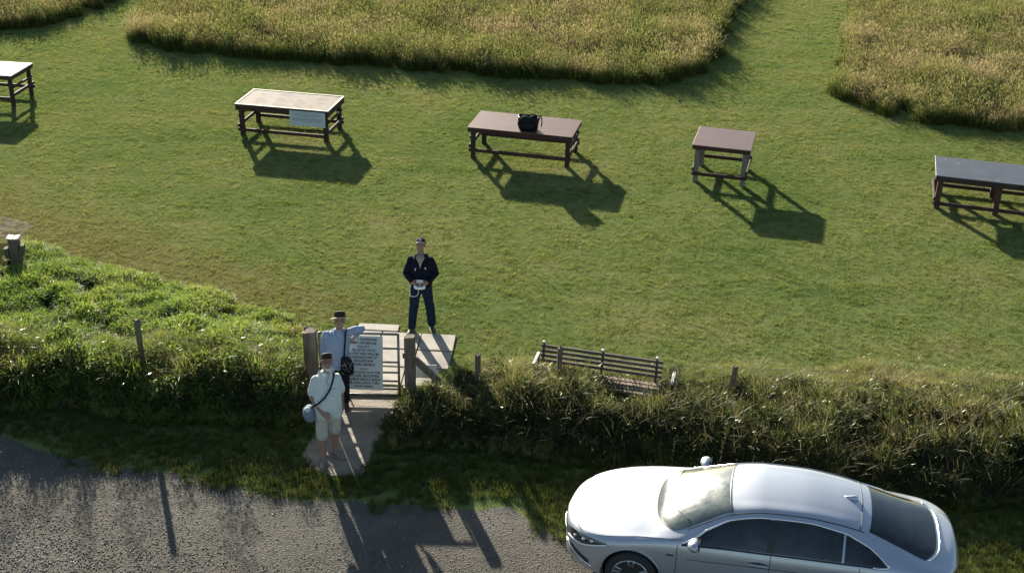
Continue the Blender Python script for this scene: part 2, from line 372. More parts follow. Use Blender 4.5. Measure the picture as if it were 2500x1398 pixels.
def scatter(name, pts, scale, protos, label, cat, tilt=.15, zs=None):
    n = len(pts); me = bpy.data.meshes.new(name); me.vertices.add(n); me.vertices.foreach_set('co', np.asarray(pts, np.float32).ravel())
    rot = np.stack([rng.normal(0, tilt, n), rng.normal(0, tilt, n), rng.uniform(0, 6.283, n)], 1).astype(np.float32)
    a = me.attributes.new('rot', 'FLOAT_VECTOR', 'POINT'); a.data.foreach_set('vector', rot.ravel())
    sc = np.stack([scale, scale, scale if zs is None else scale*zs], 1).astype(np.float32)
    a = me.attributes.new('scl', 'FLOAT_VECTOR', 'POINT'); a.data.foreach_set('vector', sc.ravel())
    o = bpy.data.objects.new(name, me); COL.objects.link(o); tag(o, label, cat, kind='stuff')
    g = bpy.data.node_groups.new(name+'_nodes', 'GeometryNodeTree')
    g.interface.new_socket('Geometry', in_out='INPUT', socket_type='NodeSocketGeometry'); g.interface.new_socket('Geometry', in_out='OUTPUT', socket_type='NodeSocketGeometry')
    N = g.nodes; gi = N.new('NodeGroupInput'); go = N.new('NodeGroupOutput'); ip = N.new('GeometryNodeInstanceOnPoints'); ci = N.new('GeometryNodeCollectionInfo')
    ci.inputs['Collection'].default_value = protos; ci.inputs['Separate Children'].default_value = True; ci.inputs['Reset Children'].default_value = True
    ip.inputs['Pick Instance'].default_value = True
    ri = N.new('FunctionNodeRandomValue'); ri.data_type = 'INT'; ri.inputs[4].default_value = 0; ri.inputs[5].default_value = len(protos.objects)-1
    ra = N.new('GeometryNodeInputNamedAttribute'); ra.data_type = 'FLOAT_VECTOR'; ra.inputs[0].default_value = 'rot'
    sa = N.new('GeometryNodeInputNamedAttribute'); sa.data_type = 'FLOAT_VECTOR'; sa.inputs[0].default_value = 'scl'
    L = g.links; L.new(gi.outputs[0], ip.inputs['Points']); L.new(ci.outputs[0], ip.inputs['Instance']); L.new(ri.outputs[2], ip.inputs['Instance Index'])
    L.new(ra.outputs[0], ip.inputs['Rotation']); L.new(sa.outputs[0], ip.inputs['Scale']); L.new(ip.outputs[0], go.inputs[0])
    md = o.modifiers.new('scatter', 'NODES'); md.node_group = g
    return o
def rand_xy(n, x0, x1, y0, y1): return rng.uniform(x0, x1, n), rng.uniform(y0, y1, n)
def in_view(x, y, m=1.5): hx = (y*.40+1.9)+m; return np.abs(x) < hx
def poly_in(x, y, poly):
    c = np.zeros(len(x), bool); j = len(poly)-1
    for i in range(len(poly)):
        xi, yi = poly[i]; xj, yj = poly[j]
        q = ((yi > y) != (yj > y)) & (x < (xj-xi)*(y-yi)/(yj-yi+1e-9)+xi); c ^= q; j = i
    return c
MEADOW = [[(-12.5, 41.0), (-12.1, 38.6), (-11.2, 37.6), (-9.3, 37.3), (-7, 36.6), (-3.8, 36.5), (-.7, 35.5), (2.2, 34.9), (4.0, 35.0), (5.2, 36.0), (6.3, 39.3), (7.4, 43), (8.8, 48), (9.5, 55), (-13, 55), (-12.9, 45)],
          [(13.5, 55), (12.3, 46), (11.0, 41.3), (9.7, 37), (9.1, 34.5), (9.4, 33.2), (10.5, 32.3), (13.5, 31.7), (20, 31.2), (27, 30.5), (27, 55)],
          [(-26, 38.2), (-16.8, 39.2), (-15.3, 40.3), (-14.2, 42.6), (-14.6, 55), (-26, 55)]]
def in_meadow(x, y, e=0):
    jx = (vnoise(x, y, .5, 8)-.5)*.5+(vnoise(x, y, 3, 18)-.5)*.5; jy = (vnoise(x, y, .5, 9)-.5)*.5+(vnoise(x, y, 3, 19)-.5)*.5; m = np.zeros(len(x), bool)
    for p in MEADOW: m |= poly_in(x+jx, y+jy, p)
    return m
def path_mask(x, y):
    a = (y < 17.8) & (x > np.interp(y, ys, pl)+.03) & (x < np.interp(y, ys, pr)-.03) & (y > 15.2)
    b = (x > -2.95) & (x < interp(y, [(17.7, -1.3), (18.6, -1.08), (19.6, -.98)])) & (y > 17.7) & (y < interp(x, [(-2.95, 19.8), (-2.0, 19.9), (-1.99, 19.66), (-1, 19.6)]))
    c = (x < -9.9) & (y > 21.95) & (y < 23.55)
    return a | b | c

# lawn
LAWN = proto_col('lawn_tuft', [blades_mesh('lawn_tuft', 18, .045, (.014, .036), (.004, .007), .6, 2, .6) for _ in range(6)], M['b_lawn'])
def lawn_pts():
    out = []
    for (y0, y1, d, s) in [(17.2, 24, 420, 1.0), (24, 32, 300, 1.1), (32, 40, 180, 1.3), (40, 52, 90, 1.7)]:
        hx = y1*.40+3.4; n = int(2*hx*(y1-y0)*d); x, y = rand_xy(n, -hx, hx, y0, y1)
        k = in_view(x, y) & ~path_mask(x, y) & (veg_h(x, y) < .06); x, y = x[k], y[k]
        m = ~in_meadow(x, y); x, y = x[m], y[m]
        sc = s*rng.uniform(.55, 1.45, len(x))*(.6+.5*vnoise(x, y, 3, 11)+.35*vnoise(x*.6, y*1.8, 6, 15)); out.append(np.stack([x, y, 0*x, sc], 1))
    return np.concatenate(out)
lp = lawn_pts()
scatter('lawn_grass', lp[:, :3], lp[:, 3], LAWN, 'short mown green grass around the tables', 'grass')
# meadow
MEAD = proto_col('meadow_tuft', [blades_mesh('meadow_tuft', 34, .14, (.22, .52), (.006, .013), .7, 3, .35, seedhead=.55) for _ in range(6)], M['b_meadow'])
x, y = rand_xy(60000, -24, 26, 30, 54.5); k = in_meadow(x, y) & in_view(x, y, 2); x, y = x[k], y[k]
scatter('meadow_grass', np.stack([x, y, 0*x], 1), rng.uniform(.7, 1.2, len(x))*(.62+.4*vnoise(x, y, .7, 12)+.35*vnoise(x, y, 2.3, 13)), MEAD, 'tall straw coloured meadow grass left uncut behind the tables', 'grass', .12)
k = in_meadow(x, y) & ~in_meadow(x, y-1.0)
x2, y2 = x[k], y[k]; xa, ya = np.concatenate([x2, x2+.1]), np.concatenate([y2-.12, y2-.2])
EDGE = proto_col('edge_tuft', [blades_mesh('edge_tuft', 30, .13, (.14, .38), (.007, .014), 1.2, 3, .7) for _ in range(4)], M['b_verge'])  # dark green tufts added to stand for the meadow's shaded near face
scatter('meadow_grass', np.stack([xa, ya, 0*xa], 1), rng.uniform(.6, 1.25, len(xa))*(.6+.9*vnoise(xa, ya, 1.3, 31)), EDGE, 'grass along the near edge of the uncut meadow, coloured dark green for its shaded face', 'grass', .2)
# rough growth by the fence
def veg_pts(n, x0, x1, y0, y1, hmin=.05, name_=''):
    x, y = rand_xy(n, x0, x1, y0, y1); h = veg_h(x, y); k = (h > hmin) & ((y > 17.0) | (name_ == 'all') | (rng.random(n) < .45)) & in_view(x, y, 1.5) & ~path_mask(x, y); return x[k], y[k], h[k]
LEAF = proto_col('weed_clump', [leaves_mesh('weed_clump', 50, .14, .20, (.03, .065)) for _ in range(2)]+[blades_mesh('weed_blades', 30, .10, (.14, .30), (.010, .019), 2.1, 5, .8) for _ in range(5)], M['b_leaf'])
x, y, h = veg_pts(21000, -12.5, -3, 16.4, 24)
c_ = vnoise(x, y, 2.2, 21)*.6+vnoise(x, y, 5, 22)*.4; k = c_ > .36; x, y, h, c_ = x[k], y[k], h[k], c_[k]
scatter('weeds', np.stack([x, y, h*.45], 1), (.42+h*.85)*(.45+1.5*c_), LEAF, 'bright green leafy weeds filling the left verge behind the fence', 'weeds', .25)
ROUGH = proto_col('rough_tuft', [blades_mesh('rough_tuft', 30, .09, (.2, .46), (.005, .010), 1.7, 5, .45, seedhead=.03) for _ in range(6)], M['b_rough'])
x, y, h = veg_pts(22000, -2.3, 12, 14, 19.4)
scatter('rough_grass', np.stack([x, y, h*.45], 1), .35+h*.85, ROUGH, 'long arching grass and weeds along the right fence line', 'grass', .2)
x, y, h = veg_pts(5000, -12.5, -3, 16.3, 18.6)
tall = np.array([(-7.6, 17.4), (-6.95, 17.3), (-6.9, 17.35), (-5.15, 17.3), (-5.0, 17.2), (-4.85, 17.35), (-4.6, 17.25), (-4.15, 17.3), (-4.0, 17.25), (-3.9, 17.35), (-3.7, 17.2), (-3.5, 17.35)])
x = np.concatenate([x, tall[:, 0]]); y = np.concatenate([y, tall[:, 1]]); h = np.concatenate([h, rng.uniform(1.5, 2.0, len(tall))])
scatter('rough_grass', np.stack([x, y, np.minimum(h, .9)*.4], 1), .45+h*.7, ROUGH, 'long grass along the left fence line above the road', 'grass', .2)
BRAM = proto_col('bramble_clump', [leaves_mesh('bramble_clump', 130, .26, .34, (.022, .045)) for _ in range(4)], M['b_bramble'])
x, y, h = veg_pts(6500, -12.5, 12, 14.5, 17.7, .2, 'all'); z = h*.42; s = .55+h*.6
for tx_ in list(np.linspace(-8.2, -3.5, 17))+[-.9, -.35, .3, .9, 1.5, 2.6]:
    tx_ += rng.uniform(-.15, .15); ty_ = rng.uniform(17.0, 17.4); th_ = rng.uniform(.75, 1.35) if tx_ < -2 else rng.uniform(.7, 1.0)
    for q in np.arange(.25, th_-.15, .11): x = np.append(x, tx_+rng.normal(0, .03)); y = np.append(y, ty_+rng.normal(0, .03)); z = np.append(z, q); s = np.append(s, .80*(1.15-.65*q/th_))
scatter('brambles', np.stack([x, y, z], 1), s, BRAM, 'bramble growth on the road side of the fence line, coloured dark for its shaded face', 'brambles', .2)
DRY = proto_col('dry_stem', [blades_mesh('dry_stem', 5, .08, (.35, .8), (.005, .008), 1.5, 6, .7, seedhead=.15) for _ in range(5)], M['b_dry'])
x, y, h = veg_pts(4200, -12.5, 12, 14.4, 18.6, .2, 'all')
k = (x > -2.4) | (rng.random(len(x)) < .4); x, y, h = x[k], y[k], h[k]
scatter('dry_stems', np.stack([x, y, h*.4], 1), .5+h*.7, DRY, 'pale dry grass stems arching out of the fence line growth', 'dry stems', .3)
# verge between road and growth
VERG = proto_col('verge_tuft', [blades_mesh('verge_tuft', 18, .06, (.05, .12), (.005, .010), .9, 3, .6) for _ in range(5)], M['b_verge'])
x, y = rand_xy(60000, -12, 12, 11, 18); e = road_edge(x)
k = (y > e+(vnoise(x, y, 5, 14)-.6)*.35+(rng.random(len(x))**3-.15)*.8+(vnoise(x, y, 1.3, 24) > .62)*.25) & in_view(x, y) & ~path_mask(x, y) & (veg_h(x, y) < .15); x, y = x[k], y[k]
scatter('verge_grass', np.stack([x, y, 0*x], 1), rng.uniform(.6, 1.2, len(x)), VERG, 'scruffy green grass between the gravel road and the fence line', 'grass')
# gravel
def pebble(i):
    bm = bmesh.new(); bmesh.ops.create_icosphere(bm, subdivisions=1, radius=.5)
    for v in bm.verts: v.co = Vector((v.co.x*random.uniform(.8, 1.2), v.co.y*random.uniform(.6, 1), v.co.z*random.uniform(.4, .7)))
    me = bpy.data.meshes.new('pebble'); bm.to_mesh(me); bm.free(); return me
PEB = proto_col('pebble', [pebble(i) for i in range(6)], M['pebble'])
x, y = rand_xy(150000, -9.5, 9, 11.5, 16.5); d = road_edge(x)-y
k = (d > -.08) & in_view(x, y, .6) & (rng.random(len(x)) < .3+.65*np.clip((d-.6)/1.5, 0, 1)*np.clip((-x)/5+.3, .25, 1)); x, y, d = x[k], y[k], d[k]
s = rng.gamma(3, .0032, len(x))*(1+.6*np.clip((d-.7)/1.2, 0, 1)*np.clip(-x/5, 0, 1)); s = np.clip(s, .005, .028)
scatter('gravel', np.stack([x, y, .006+s*.15], 1), s, PEB, 'loose grey gravel on the road', 'gravel', .3)
# ------------------------------------------------------------------ object materials
M['t_white'] = wood('table_flaking_white', (.36, .35, .31), (.50, .49, .45), (1, 6, 6), .8, ((.07, .055, .045), 9, .57))
M['t_pale'] = wood('table_worn_pale', (.09, .066, .048), (.20, .155, .115), (2.5, 5, 4), .8, ((.07, .05, .04), 2.6, .52))
M['t_cream'] = plain('cream_edge', (.50, .45, .34), .7)
M['t_red'] = wood('table_red_brown', (.085, .042, .036), (.15, .078, .066), (1.5, 9, 9), .42, ((.30, .26, .24), 26, .68))
M['t_mauve'] = wood('table_mauve_brown', (.12, .075, .068), (.17, .11, .10), (1.5, 7, 7), .42, ((.36, .33, .30), 30, .70))
M['t_slate'] = wood('table_slate', (.055, .060, .072), (.10, .105, .12), (1.2, 7, 7), .42, ((.16, .14, .14), 5, .66))
M['w_dark'] = wood('dark_stained_wood', (.030, .020, .017), (.06, .038, .032))
M['w_red'] = wood('red_stained_wood', (.038, .021, .017), (.072, .036, .029))
M['w_grey'] = wood('weathered_grey_wood', (.13, .115, .095), (.24, .21, .175), (5, 5, .8), .85)
M['w_post'] = wood('old_post_wood', (.085, .065, .048), (.19, .155, .115), (7, 7, .7), .88)
M['w_brown'] = wood('brown_leg_wood', (.05, .026, .018), (.11, .05, .034))
M['w_slat'] = wood('sunlit_slat_wood', (.20, .14, .11), (.34, .25, .20), (1, 12, 12), .7)  # seat slats coloured pale tan for the sun on them
M['w_bench'] = wood('shaded_back_wood', (.07, .058, .048), (.14, .115, .095))  # back slats of the same bench, coloured darker for their shaded side
M['metal'] = plain('galvanised_metal', (.15, .15, .15), .38, .5, .15, 12)
M['metal_w'] = plain('pale_painted_metal', (.62, .62, .58), .38, .2)
M['wire'] = plain('fence_wire', (.30, .30, .29), .5, .8)
M['sign'] = plain('sign_face', (.47, .53, .56), .5, 0, .07, 5)
M['ink'] = plain('sign_ink', (.008, .009, .010), .8)
M['ink_blue'] = plain('notice_ink', (.10, .13, .17), .6)
M['skin'] = plain('skin', (.30, .18, .135), .5, 0, .12, 22, Subsurface_Weight=.08)
M['skin_red'] = plain('ruddy_skin', (.27, .15, .115), .5, 0, .12, 22, Subsurface_Weight=.08)
M['eye'] = plain('eye', (.02, .015, .012), .2)
M['brow'] = plain('grey_hair', (.30, .28, .26), .8)
M['lip'] = plain('lips', (.22, .075, .06), .5)
M['beard'] = plain('white_beard', (.62, .60, .57), .9, 0, .2, 60, 1.0)
M['shirt_w'] = fabric('white_shirt_cotton', (.54, .59, .58), .06)
M['shirt_b'] = fabric('blue_shirt_cotton', (.24, .30, .42), .08)
M['shorts'] = fabric('stone_shorts_cotton', (.43, .41, .36), .07)
M['navy'] = fabric('navy_fleece', (.006, .008, .018), .2)
M['jeans'] = fabric('dark_blue_denim', (.010, .019, .042), .2)
M['beige'] = fabric('beige_shirt', (.30, .25, .20), .1)
M['black'] = fabric('black_cloth', (.010, .010, .012), .3)
M['trousers'] = fabric('black_trousers', (.012, .012, .015), .3)
M['bag_blue'] = fabric('blue_grey_canvas', (.16, .21, .27), .25, 14)
M['straw'] = fabric('tan_sunlit_hat_cloth', (.44, .36, .25), .08)  # tan brims; pale tone also stands for sun on hat edges and cap peak
M['hat_d'] = fabric('dark_hat_cloth', (.035, .028, .022), .2)
M['shoe'] = plain('brown_shoe_leather', (.055, .038, .03), .55)
M['shoe_g'] = plain('grey_shoe_leather', (.16, .14, .125), .65)
M['sole'] = plain('shoe_sole', (.20, .19, .18), .8)
M['plastic'] = plain('white_plastic', (.72, .76, .75), .35)
M['plastic_k'] = plain('black_plastic', (.012, .012, .014), .35)
M['bag_k'] = fabric('black_bag_nylon', (.008, .009, .012), .4, 14, .45)
M['grey_p'] = plain('pale_grey_fleck', (.45, .45, .45), .6)

# ------------------------------------------------------------------ tables
def make_table(label, x, y, yaw, W_, D_, H_, top, edge, leg, apron=.10, legw=.10, low=.17, mid=None, group='work tables standing in a row on the lawn', midlegs=False, overhang=.04, edging=None):
    r = empty('outdoor_table', (x, y, 0), yaw); tag(r, label, 'table', group)
    MB().box((0, 0, H_-.0125), (W_, D_, .025), bev=.004).build('tabletop', M[top], r)
    if edging:
        e = MB()
        for s in (-1, 1):
            e.box((0, s*(D_/2-.022), H_+.003), (W_+.006, .044, .014), bev=.003); e.box((s*(W_/2-.022), 0, H_+.003), (.044, D_-.09, .014), bev=.003)
        e.build('edging', M[edging], r)
    ap = MB(); z = H_-.026-apron/2
    for s in (-1, 1): ap.box((0, s*(D_/2-.02-.015), z), (W_-.02, .03, apron), bev=.003); ap.box((s*(W_/2-.02-.012), 0, z), (.03, D_-.11, apron), bev=.003)
    ap.build('apron', M[edge], r)
    lx, ly = W_/2-.03-legw/2-overhang, D_/2-.054-legw/2-overhang*.4
    spots = [(sx*lx, sy*ly) for sx in (-1, 1) for sy in (-1, 1)]
    if midlegs: spots += [(0, -ly), (0, ly)]
    for (a, b) in spots:
        g = MB(); g.box((0, 0, (H_-.03)/2-.01), (legw, legw, H_-.03), bev=.005); g.build('leg', M[leg], r, loc=(a, b, 0))
    ow = .035
    for sy in (-1, 1):
        g = MB(); g.bar((-lx-.09, 0, 0), (lx+.09, 0, 0), ow, .085); g.build('stretcher', M[edge], r, loc=(0, sy*(ly+legw/2+ow/2+.002), low))
    for sx in (-1, 1):
        g = MB(); g.bar((0, -ly-.1, 0), (0, ly+.1, 0), ow, .085); g.build('stretcher', M[edge], r, loc=(sx*(lx+legw/2+ow/2+.002), 0, low+.10))
        if mid: g = MB(); g.bar((0, -ly-.02, 0), (0, ly+.02, 0), ow, .06); g.build('stretcher', M[edge], r, loc=(sx*(lx+legw/2+ow/2+.002), 0, mid))
    return r
make_table('flaking white painted table at the left edge of the photo', -14.22, 32.38, -.12, 2.2, 1.24, .86, 't_white', 'w_dark', 'w_dark', .10, .09, .22, .52)
t2 = make_table('worn pale table with cream edging and a notice on its front', -5.679, 30.242, -.189, 2.44, 1.28, .827, 't_pale', 'w_red', 'w_dark',   .14, .105, .16, .5, edging='t_cream')
make_table('long red brown table with a black bag on it', .235, 28.915, -.223, 2.56, 1.31, .80, 't_red', 'w_red', 'w_dark', .10, .10, .22, .52)
make_table('small square mauve brown table with grey legs', 4.89, 27.805, -.253, 1.34, 1.36, .93, 't_mauve', 'w_red', 'w_grey', .09, .11, .22, None)
make_table('dark slate grey table with brown legs at the right edge', 10.82, 26.29, -.27, 2.75, 1.33, .80, 't_slate', 'w_dark', 'w_brown', .12, .12, .13, None, midlegs=True)
# notice on the front of the pale table
nb = empty('notice_board', (-5.679, 30.242, 0), -.189); tag(nb, 'pale blue notice fixed to the front of the worn table', 'sign')
MB().box((.68, -.655, .60), (.92, .012, .38), bev=.002).build('board', M['sign'], nb)
tx = MB()
for li, (z, hh) in enumerate([(.755, .022), (.72, .018), (.69, .018), (.66, .018), (.605, .018), (.578, .018), (.55, .018), (.522, .016)]):
    wmax = [.78, .62, .74, .5, .8, .82, .8, .3][li]; x0 = .68-wmax/2
    while x0 < .68+wmax/2-.03:
        k = random.randint(2, 7); 
        for q in range(k):
            c = .011
            if random.random() < .75: tx.box((x0, -.6625, z), (.003, .003, hh*.8))
            if random.random() < .8: tx.box((x0+.004, -.6625, z+random.choice((-1, 0, 1))*hh*.34), (.008, .003, .003))
            x0 += c
            if x0 > .68+wmax/2: break
        x0 += .012
tx.build('lettering', M['ink_blue'], nb)
# black bag on the red table
bag = empty('black_bag', (.30, 28.50, .80), -.2); tag(bag, 'open black bag standing on the long red brown table', 'bag')
def rrect(cx, cy, a, b, z, n=20, wob=.0, pw=3.2):
    out = []
    for j in range(n):
        t = 2*math.pi*j/n; c, s = math.cos(t), math.sin(t)
        r = (abs(c)**pw+abs(s)**pw)**(-1/pw); q = 1+wob*math.sin(3*t+z*20)
        out.append(Vector((cx+a*c*r*q, cy+b*s*r*q, z+wob*.12*math.sin(5*t+1))))
    return out
b = MB(); b.loft([rrect(0, 0, .20, .14, .0), rrect(0, 0, .23, .165, .03, wob=.02), rrect(0, 0, .25, .175, .16, wob=.05), rrect(.01, 0, .265, .18, .30, wob=.06), rrect(.01, 0, .25, .165, .33, wob=.06), rrect(.01, 0, .225, .14, .31, wob=.05), rrect(.0, 0, .21, .13, .12, wob=.02)])
b.build('body', M['bag_k'], bag, True)
b = MB(); b.tube([(-.2, -.17, .2), (-.16, -.2, .31), (-.05, -.21, .37), (.08, -.2, .36), (.16, -.19, .27), (.17, -.18, .18)], .013, 6); b.build('handle', M['black'], bag, True)
b = MB(); b.tube([(.2, .1, .3), (.28, .05, .36), (.33, -.02, .30), (.34, -.05, .2), (.33, -.08, .12)], .016, 6, flat=.5); b.build('strap', M['black'], bag, True)
b = MB(); b.box((.05, -.188, .12), (.24, .03, .15), bev=.012); b.build('pocket', M['bag_k'], bag, True)
b = MB(); b.ell((-.09, .0, .27), (.09, .07, .07)); b.ell((.09, .02, .26), (.08, .08, .08)); b.build('contents', M['black'], bag, True)

# ------------------------------------------------------------------ fence, gate, posts
def post(mb, h, w, jit=.006, seg=10, square=True, lean=(0, 0)):
    rings = []
    for k, z in enumerate([-.15, 0, h*.35, h*.7, h-.02, h]):
        s = w/2*(1 if z < h-.01 else .9); rg = []
        for j in range(seg):
            t = 2*math.pi*j/seg; pw = 4.5 if square else 2; c, sn = math.cos(t), math.sin(t); r = (abs(c)**pw+abs(sn)**pw)**(-1/pw)
            rg.append(Vector((c*r*s+random.uniform(-jit, jit)+lean[0]*z, sn*r*s+random.uniform(-jit, jit)+lean[1]*z, z+(random.uniform(-.012, .012) if z > h*.9 else 0))))
        rings.append(rg)
    mb.loft(rings)
def wire_fence(label, posts, zs, ext):
    r = empty('wire_fence', (posts[0][0], posts[0][1], 0)); tag(r, label, 'fence')
    for (px, py, h, ln) in posts:
        m = MB(); post(m, h, .09, square=False, lean=ln); m.build('post', M['w_post'], r, loc=(px-posts[0][0], py-posts[0][1], 0))
    pts = [ext[0]]+[(p[0], p[1]) for p in posts]+[ext[1]]
    for z in zs:
        m = MB(); P_ = []
        for i in range(len(pts)-1):
            for k in range(8):
                t = k/8; P_.append((pts[i][0]*(1-t)+pts[i+1][0]*t-posts[0][0], pts[i][1]*(1-t)+pts[i+1][1]*t-posts[0][1]+.05, z-.03*math.sin(math.pi*t)))
        m.tube(P_, .0025, 4); m.build('wire', M['wire'], r)
wire_fence('wire fence with one thin leaning post in the left weeds', [(-5.90, 17.5, 1.28, (-.03, .02))], (.5, .95), ((-13.5, 18.4), (-3.28, 17.5)))
wire_fence('wire fence with three thin posts in the long grass right of the gate', [(-.52, 17.35, .88, (.0, .0)), (.78, 17.55, .92, (.02, .02)), (3.56, 17.35, .78, (.03, .0))], (.4, .72), ((-1.53, 17.3), (12.5, 17.1)))
gl = empty('gate_post', (-3.19, 17.45, 0)); tag(gl, 'thick square timber gatepost on the left side of the gate', 'post', 'gateposts')
m = MB(); post(m, 1.20, .22, .006, 16); m.build('post', M['w_post'], gl)
m = MB(); m.box((.115, -.03, .9), (.02, .05, .2)); m.build('latch', M['metal'], gl)
gr = empty('gate_post', (-1.59, 17.28, 0)); tag(gr, 'weathered gatepost right of the gate with a diagonal brace', 'post', 'gateposts')
m = MB(); post(m, 1.22, .17, .006, 16); m.build('post', M['w_post'], gr)
m = MB(); m.bar((.07, .0, .82), (.74, .06, .08), .085, .10, bev=.01); m.build('brace', M['w_post'], gr)
for zz_ in (.88, .25): m = MB(); m.box((-.1, .01, zz_), (.03, .06, .09)); m.build('hinge', M['metal'], gr)
nb2 = empty('notice_board', (-1.41, 17.62, 0), -.03); tag(nb2, 'small pale board low down behind the gatepost brace', 'sign')
MB().box((0, 0, .40), (.44, .012, .25), bev=.002).build('board', M['sign'], nb2)
for q in (-.15, .15): m = MB(); m.box((q, .02, .2), (.03, .025, .5)); m.build('stake', M['w_post'], nb2)
ga = empty('field_gate', (-1.79, 17.47, 0), .0); tag(ga, 'galvanised tubular gate closed across the path', 'gate')
gw = 1.25
m = MB()
m.tube([(0, 0, .02), (0, 0, 1.16)], .021, 10); m.build('stile', M['metal'], ga, True)
m = MB(); m.tube([(-gw, 0, .02), (-gw, 0, 1.16)], .021, 10); m.build('stile', M['metal'], ga, True)
for z in (1.15, .89, .64, .45, .29, .14, .03):
    m = MB(); m.tube([(0, 0, z), (-gw, 0, z)], .017 if z not in (1.15, .03) else .021, 8); m.build('rail', M['metal'], ga, True)
m = MB(); m.tube([(-.83, 0, .03), (-.83, 0, .14)], .012, 6); m.build('upright', M['metal'], ga, True)
# the big sign
sg = empty('warning_sign', (-2.365, 17.425, 0), 0); tag(sg, 'large pale sign with black capitals hung on the gate', 'sign')
sg.rotation_euler = (0, R(1.3), 0)
MB().box((0, 0, .64), (.62, .008, .99), bev=.002).build('board', M['sign'], sg)
def text_mesh(name, s, size, loc, mat, parent, rot=(math.pi/2, 0, 0), align='CENTER', xs=1.0):
    c = bpy.data.curves.new(name, 'FONT'); c.body = s; c.size = size; c.align_x = align; c.offset = .0017*size/.06; c.extrude = .0006
    o = bpy.data.objects.new(name, c); COL.objects.link(o); dg = bpy.context.evaluated_depsgraph_get(); me = bpy.data.meshes.new_from_object(o.evaluated_get(dg))
    bpy.data.objects.remove(o); me.transform(Matrix.Diagonal((xs, 1, 1, 1))); q = link(name, me, mat, parent); q.location = loc; q.rotation_euler = rot; return q
LN = ['Y TELEPHONE', 'ARMY OPS BEFORE', 'YOU FLY', 'TEL 01980 674710', 'NOTIFY YOU WILL BE', 'FLYING EACH VISIT AT', 'ROLLESTONE', 'MODEL AIRFIELD', None, 'KEEP A LOOK OUT FOR', 'LOW LEVEL HELICOPTERS', 'YOU MUST REDUCE HEIGHT', 'OR LAND UNTIL THEY', 'HAVE PASSED']
for i, s in enumerate(LN):
    z = 1.075-i*.0655-(.012 if i > 7 else 0)
    if s: text_mesh('lettering', s, .058, (.06 if i == 0 else 0, -.0052, z-.02), M['ink'], sg, xs=.86 if len(s) < 20 else .74)
    else: m = MB(); m.box((0, -.0055, z), (.13, .002, .012)); m.build('lettering', M['ink'], sg)
# stub post with side blocks near the left edge
st = empty('wooden_stub', (-9.60, 21.9, 0), .1); tag(st, 'short dark timber stub with side blocks near the left paving', 'post')
m = MB(); post(m, .66, .21, .006, 14); m.build('post', M['w_post'], st)
m = MB(); m.box((-.05, -.01, .675), (.12, .2, .03), Matrix.Rotation(.15, 3, 'Y'), .004); m.box((.07, 0, .668), (.1, .2, .03), Matrix.Rotation(-.12, 3, 'Y'), .004); m.build('cap', M['t_cream'], st)
for s in (-1, 1):
    m = MB(); m.box((s*.145, -.03, .40+.03*s), (.09, .14, .20), Matrix.Rotation(.1*s, 3, 'Y'), .01); m.build('side_block', M['w_post'], st)

# ------------------------------------------------------------------ bench
bn = empty('slatted_bench', (1.49, 17.86, 0), math.atan2(-.5, 1.97)); tag(bn, 'long slatted bench half sunk in grass behind the fence', 'bench')
BL = 2.02; bn.location.z = -.14
for z in (.80, .72, .64, .56): m = MB(); m.bar((-BL/2, 0, 0), (BL/2, 0, 0), .034, .05, up=(0, 0, 1)); m.build('back_slat', M['w_bench'], bn, loc=(0, -(z-.8)*-.18, z))
for k in range(4): m = MB(); m.bar((-BL/2, 0, 0), (BL/2, 0, 0), .085, .028); m.build('seat_slat', M['w_slat'], bn, loc=(0, -.12-.115*k, .44))
for xx in (-BL/2+.04, .02, BL/2-.1):
    m = MB(); m.tube([(xx, .01, .86), (xx, -.07, .42), (xx, -.52, .42)], .02, 6); m.build('frame', M['w_dark'], bn)
    for yy in (-.48, -.06): m = MB(); m.box((0, 0, .2), (.05, .05, .42), bev=.005); m.build('leg', M['w_dark'], bn, loc=(xx, yy, 0))
    m = MB(); m.ell((xx, .01, .865), (.028, .028, .022), seg=8, rn=6); m.build('knob', M['metal_w'], bn, True)
for xx in (-BL/2-.04, BL/2+.2):
    m = MB(); m.bar((xx, .0, .66), (xx, -.38, .64), .05, .03); m.build('armrest', M['metal_w'], bn)
    m = MB(); m.tube([(xx, -.36, .62), (xx, -.36, 0)], .015, 6); m.tube([(xx, 0, .64), (xx, -.02, 0)], .015, 6); m.build('armrest_frame', M['w_dark'], bn)

# ------------------------------------------------------------------ car
car = empty('parked_car', (3.255, 13.27, 0), -.208); car.scale = (1.012,)*3; tag(car, 'silver grey five door hatchback parked on the gravel beside the verge', 'car')
LC = 4.9; WH = .88
KX = [0, .08, .25, .5, .9, 1.22, 1.5, 1.8, 2.1, 2.5, 2.95, 3.4, 3.75, 4.1, 4.45, 4.7, 4.83, 4.9]
KZ = {6: [.62, .70, .78, .845, .91, .945, 1.09, 1.235, 1.335, 1.385, 1.395, 1.36, 1.295, 1.18, 1.07, 1.02, .985, .85],
      4: [.60, .67, .735, .79, .86, .905, .96, 1.085, 1.215, 1.30, 1.315, 1.275, 1.205, 1.11, 1.015, .965, .925, .82],
      3: [.55, .60, .66, .72, .80, .85, .87, .885, .90, .91, .925, .935, .945, .945, .93, .90, .87, .78],
      2: [.47, .50, .54, .59, .65, .68, .68, .68, .69, .70, .71, .72, .73, .74, .74, .73, .72, .68],
      1: [.36, .37, .38, .40, .42, .42, .42, .42, .42, .42, .42, .43, .44, .46, .48, .50, .52, .52],
      0: [.24, .22, .20, .19, .19, .19, .19, .19, .19, .19, .19, .19, .20, .21, .23, .26, .30, .36]}
KY = {4: [.78, .78, .78, .78, .79, .80, .80, .735, .665, .64, .63, .625, .62, .635, .68, .73, .76, .78]}
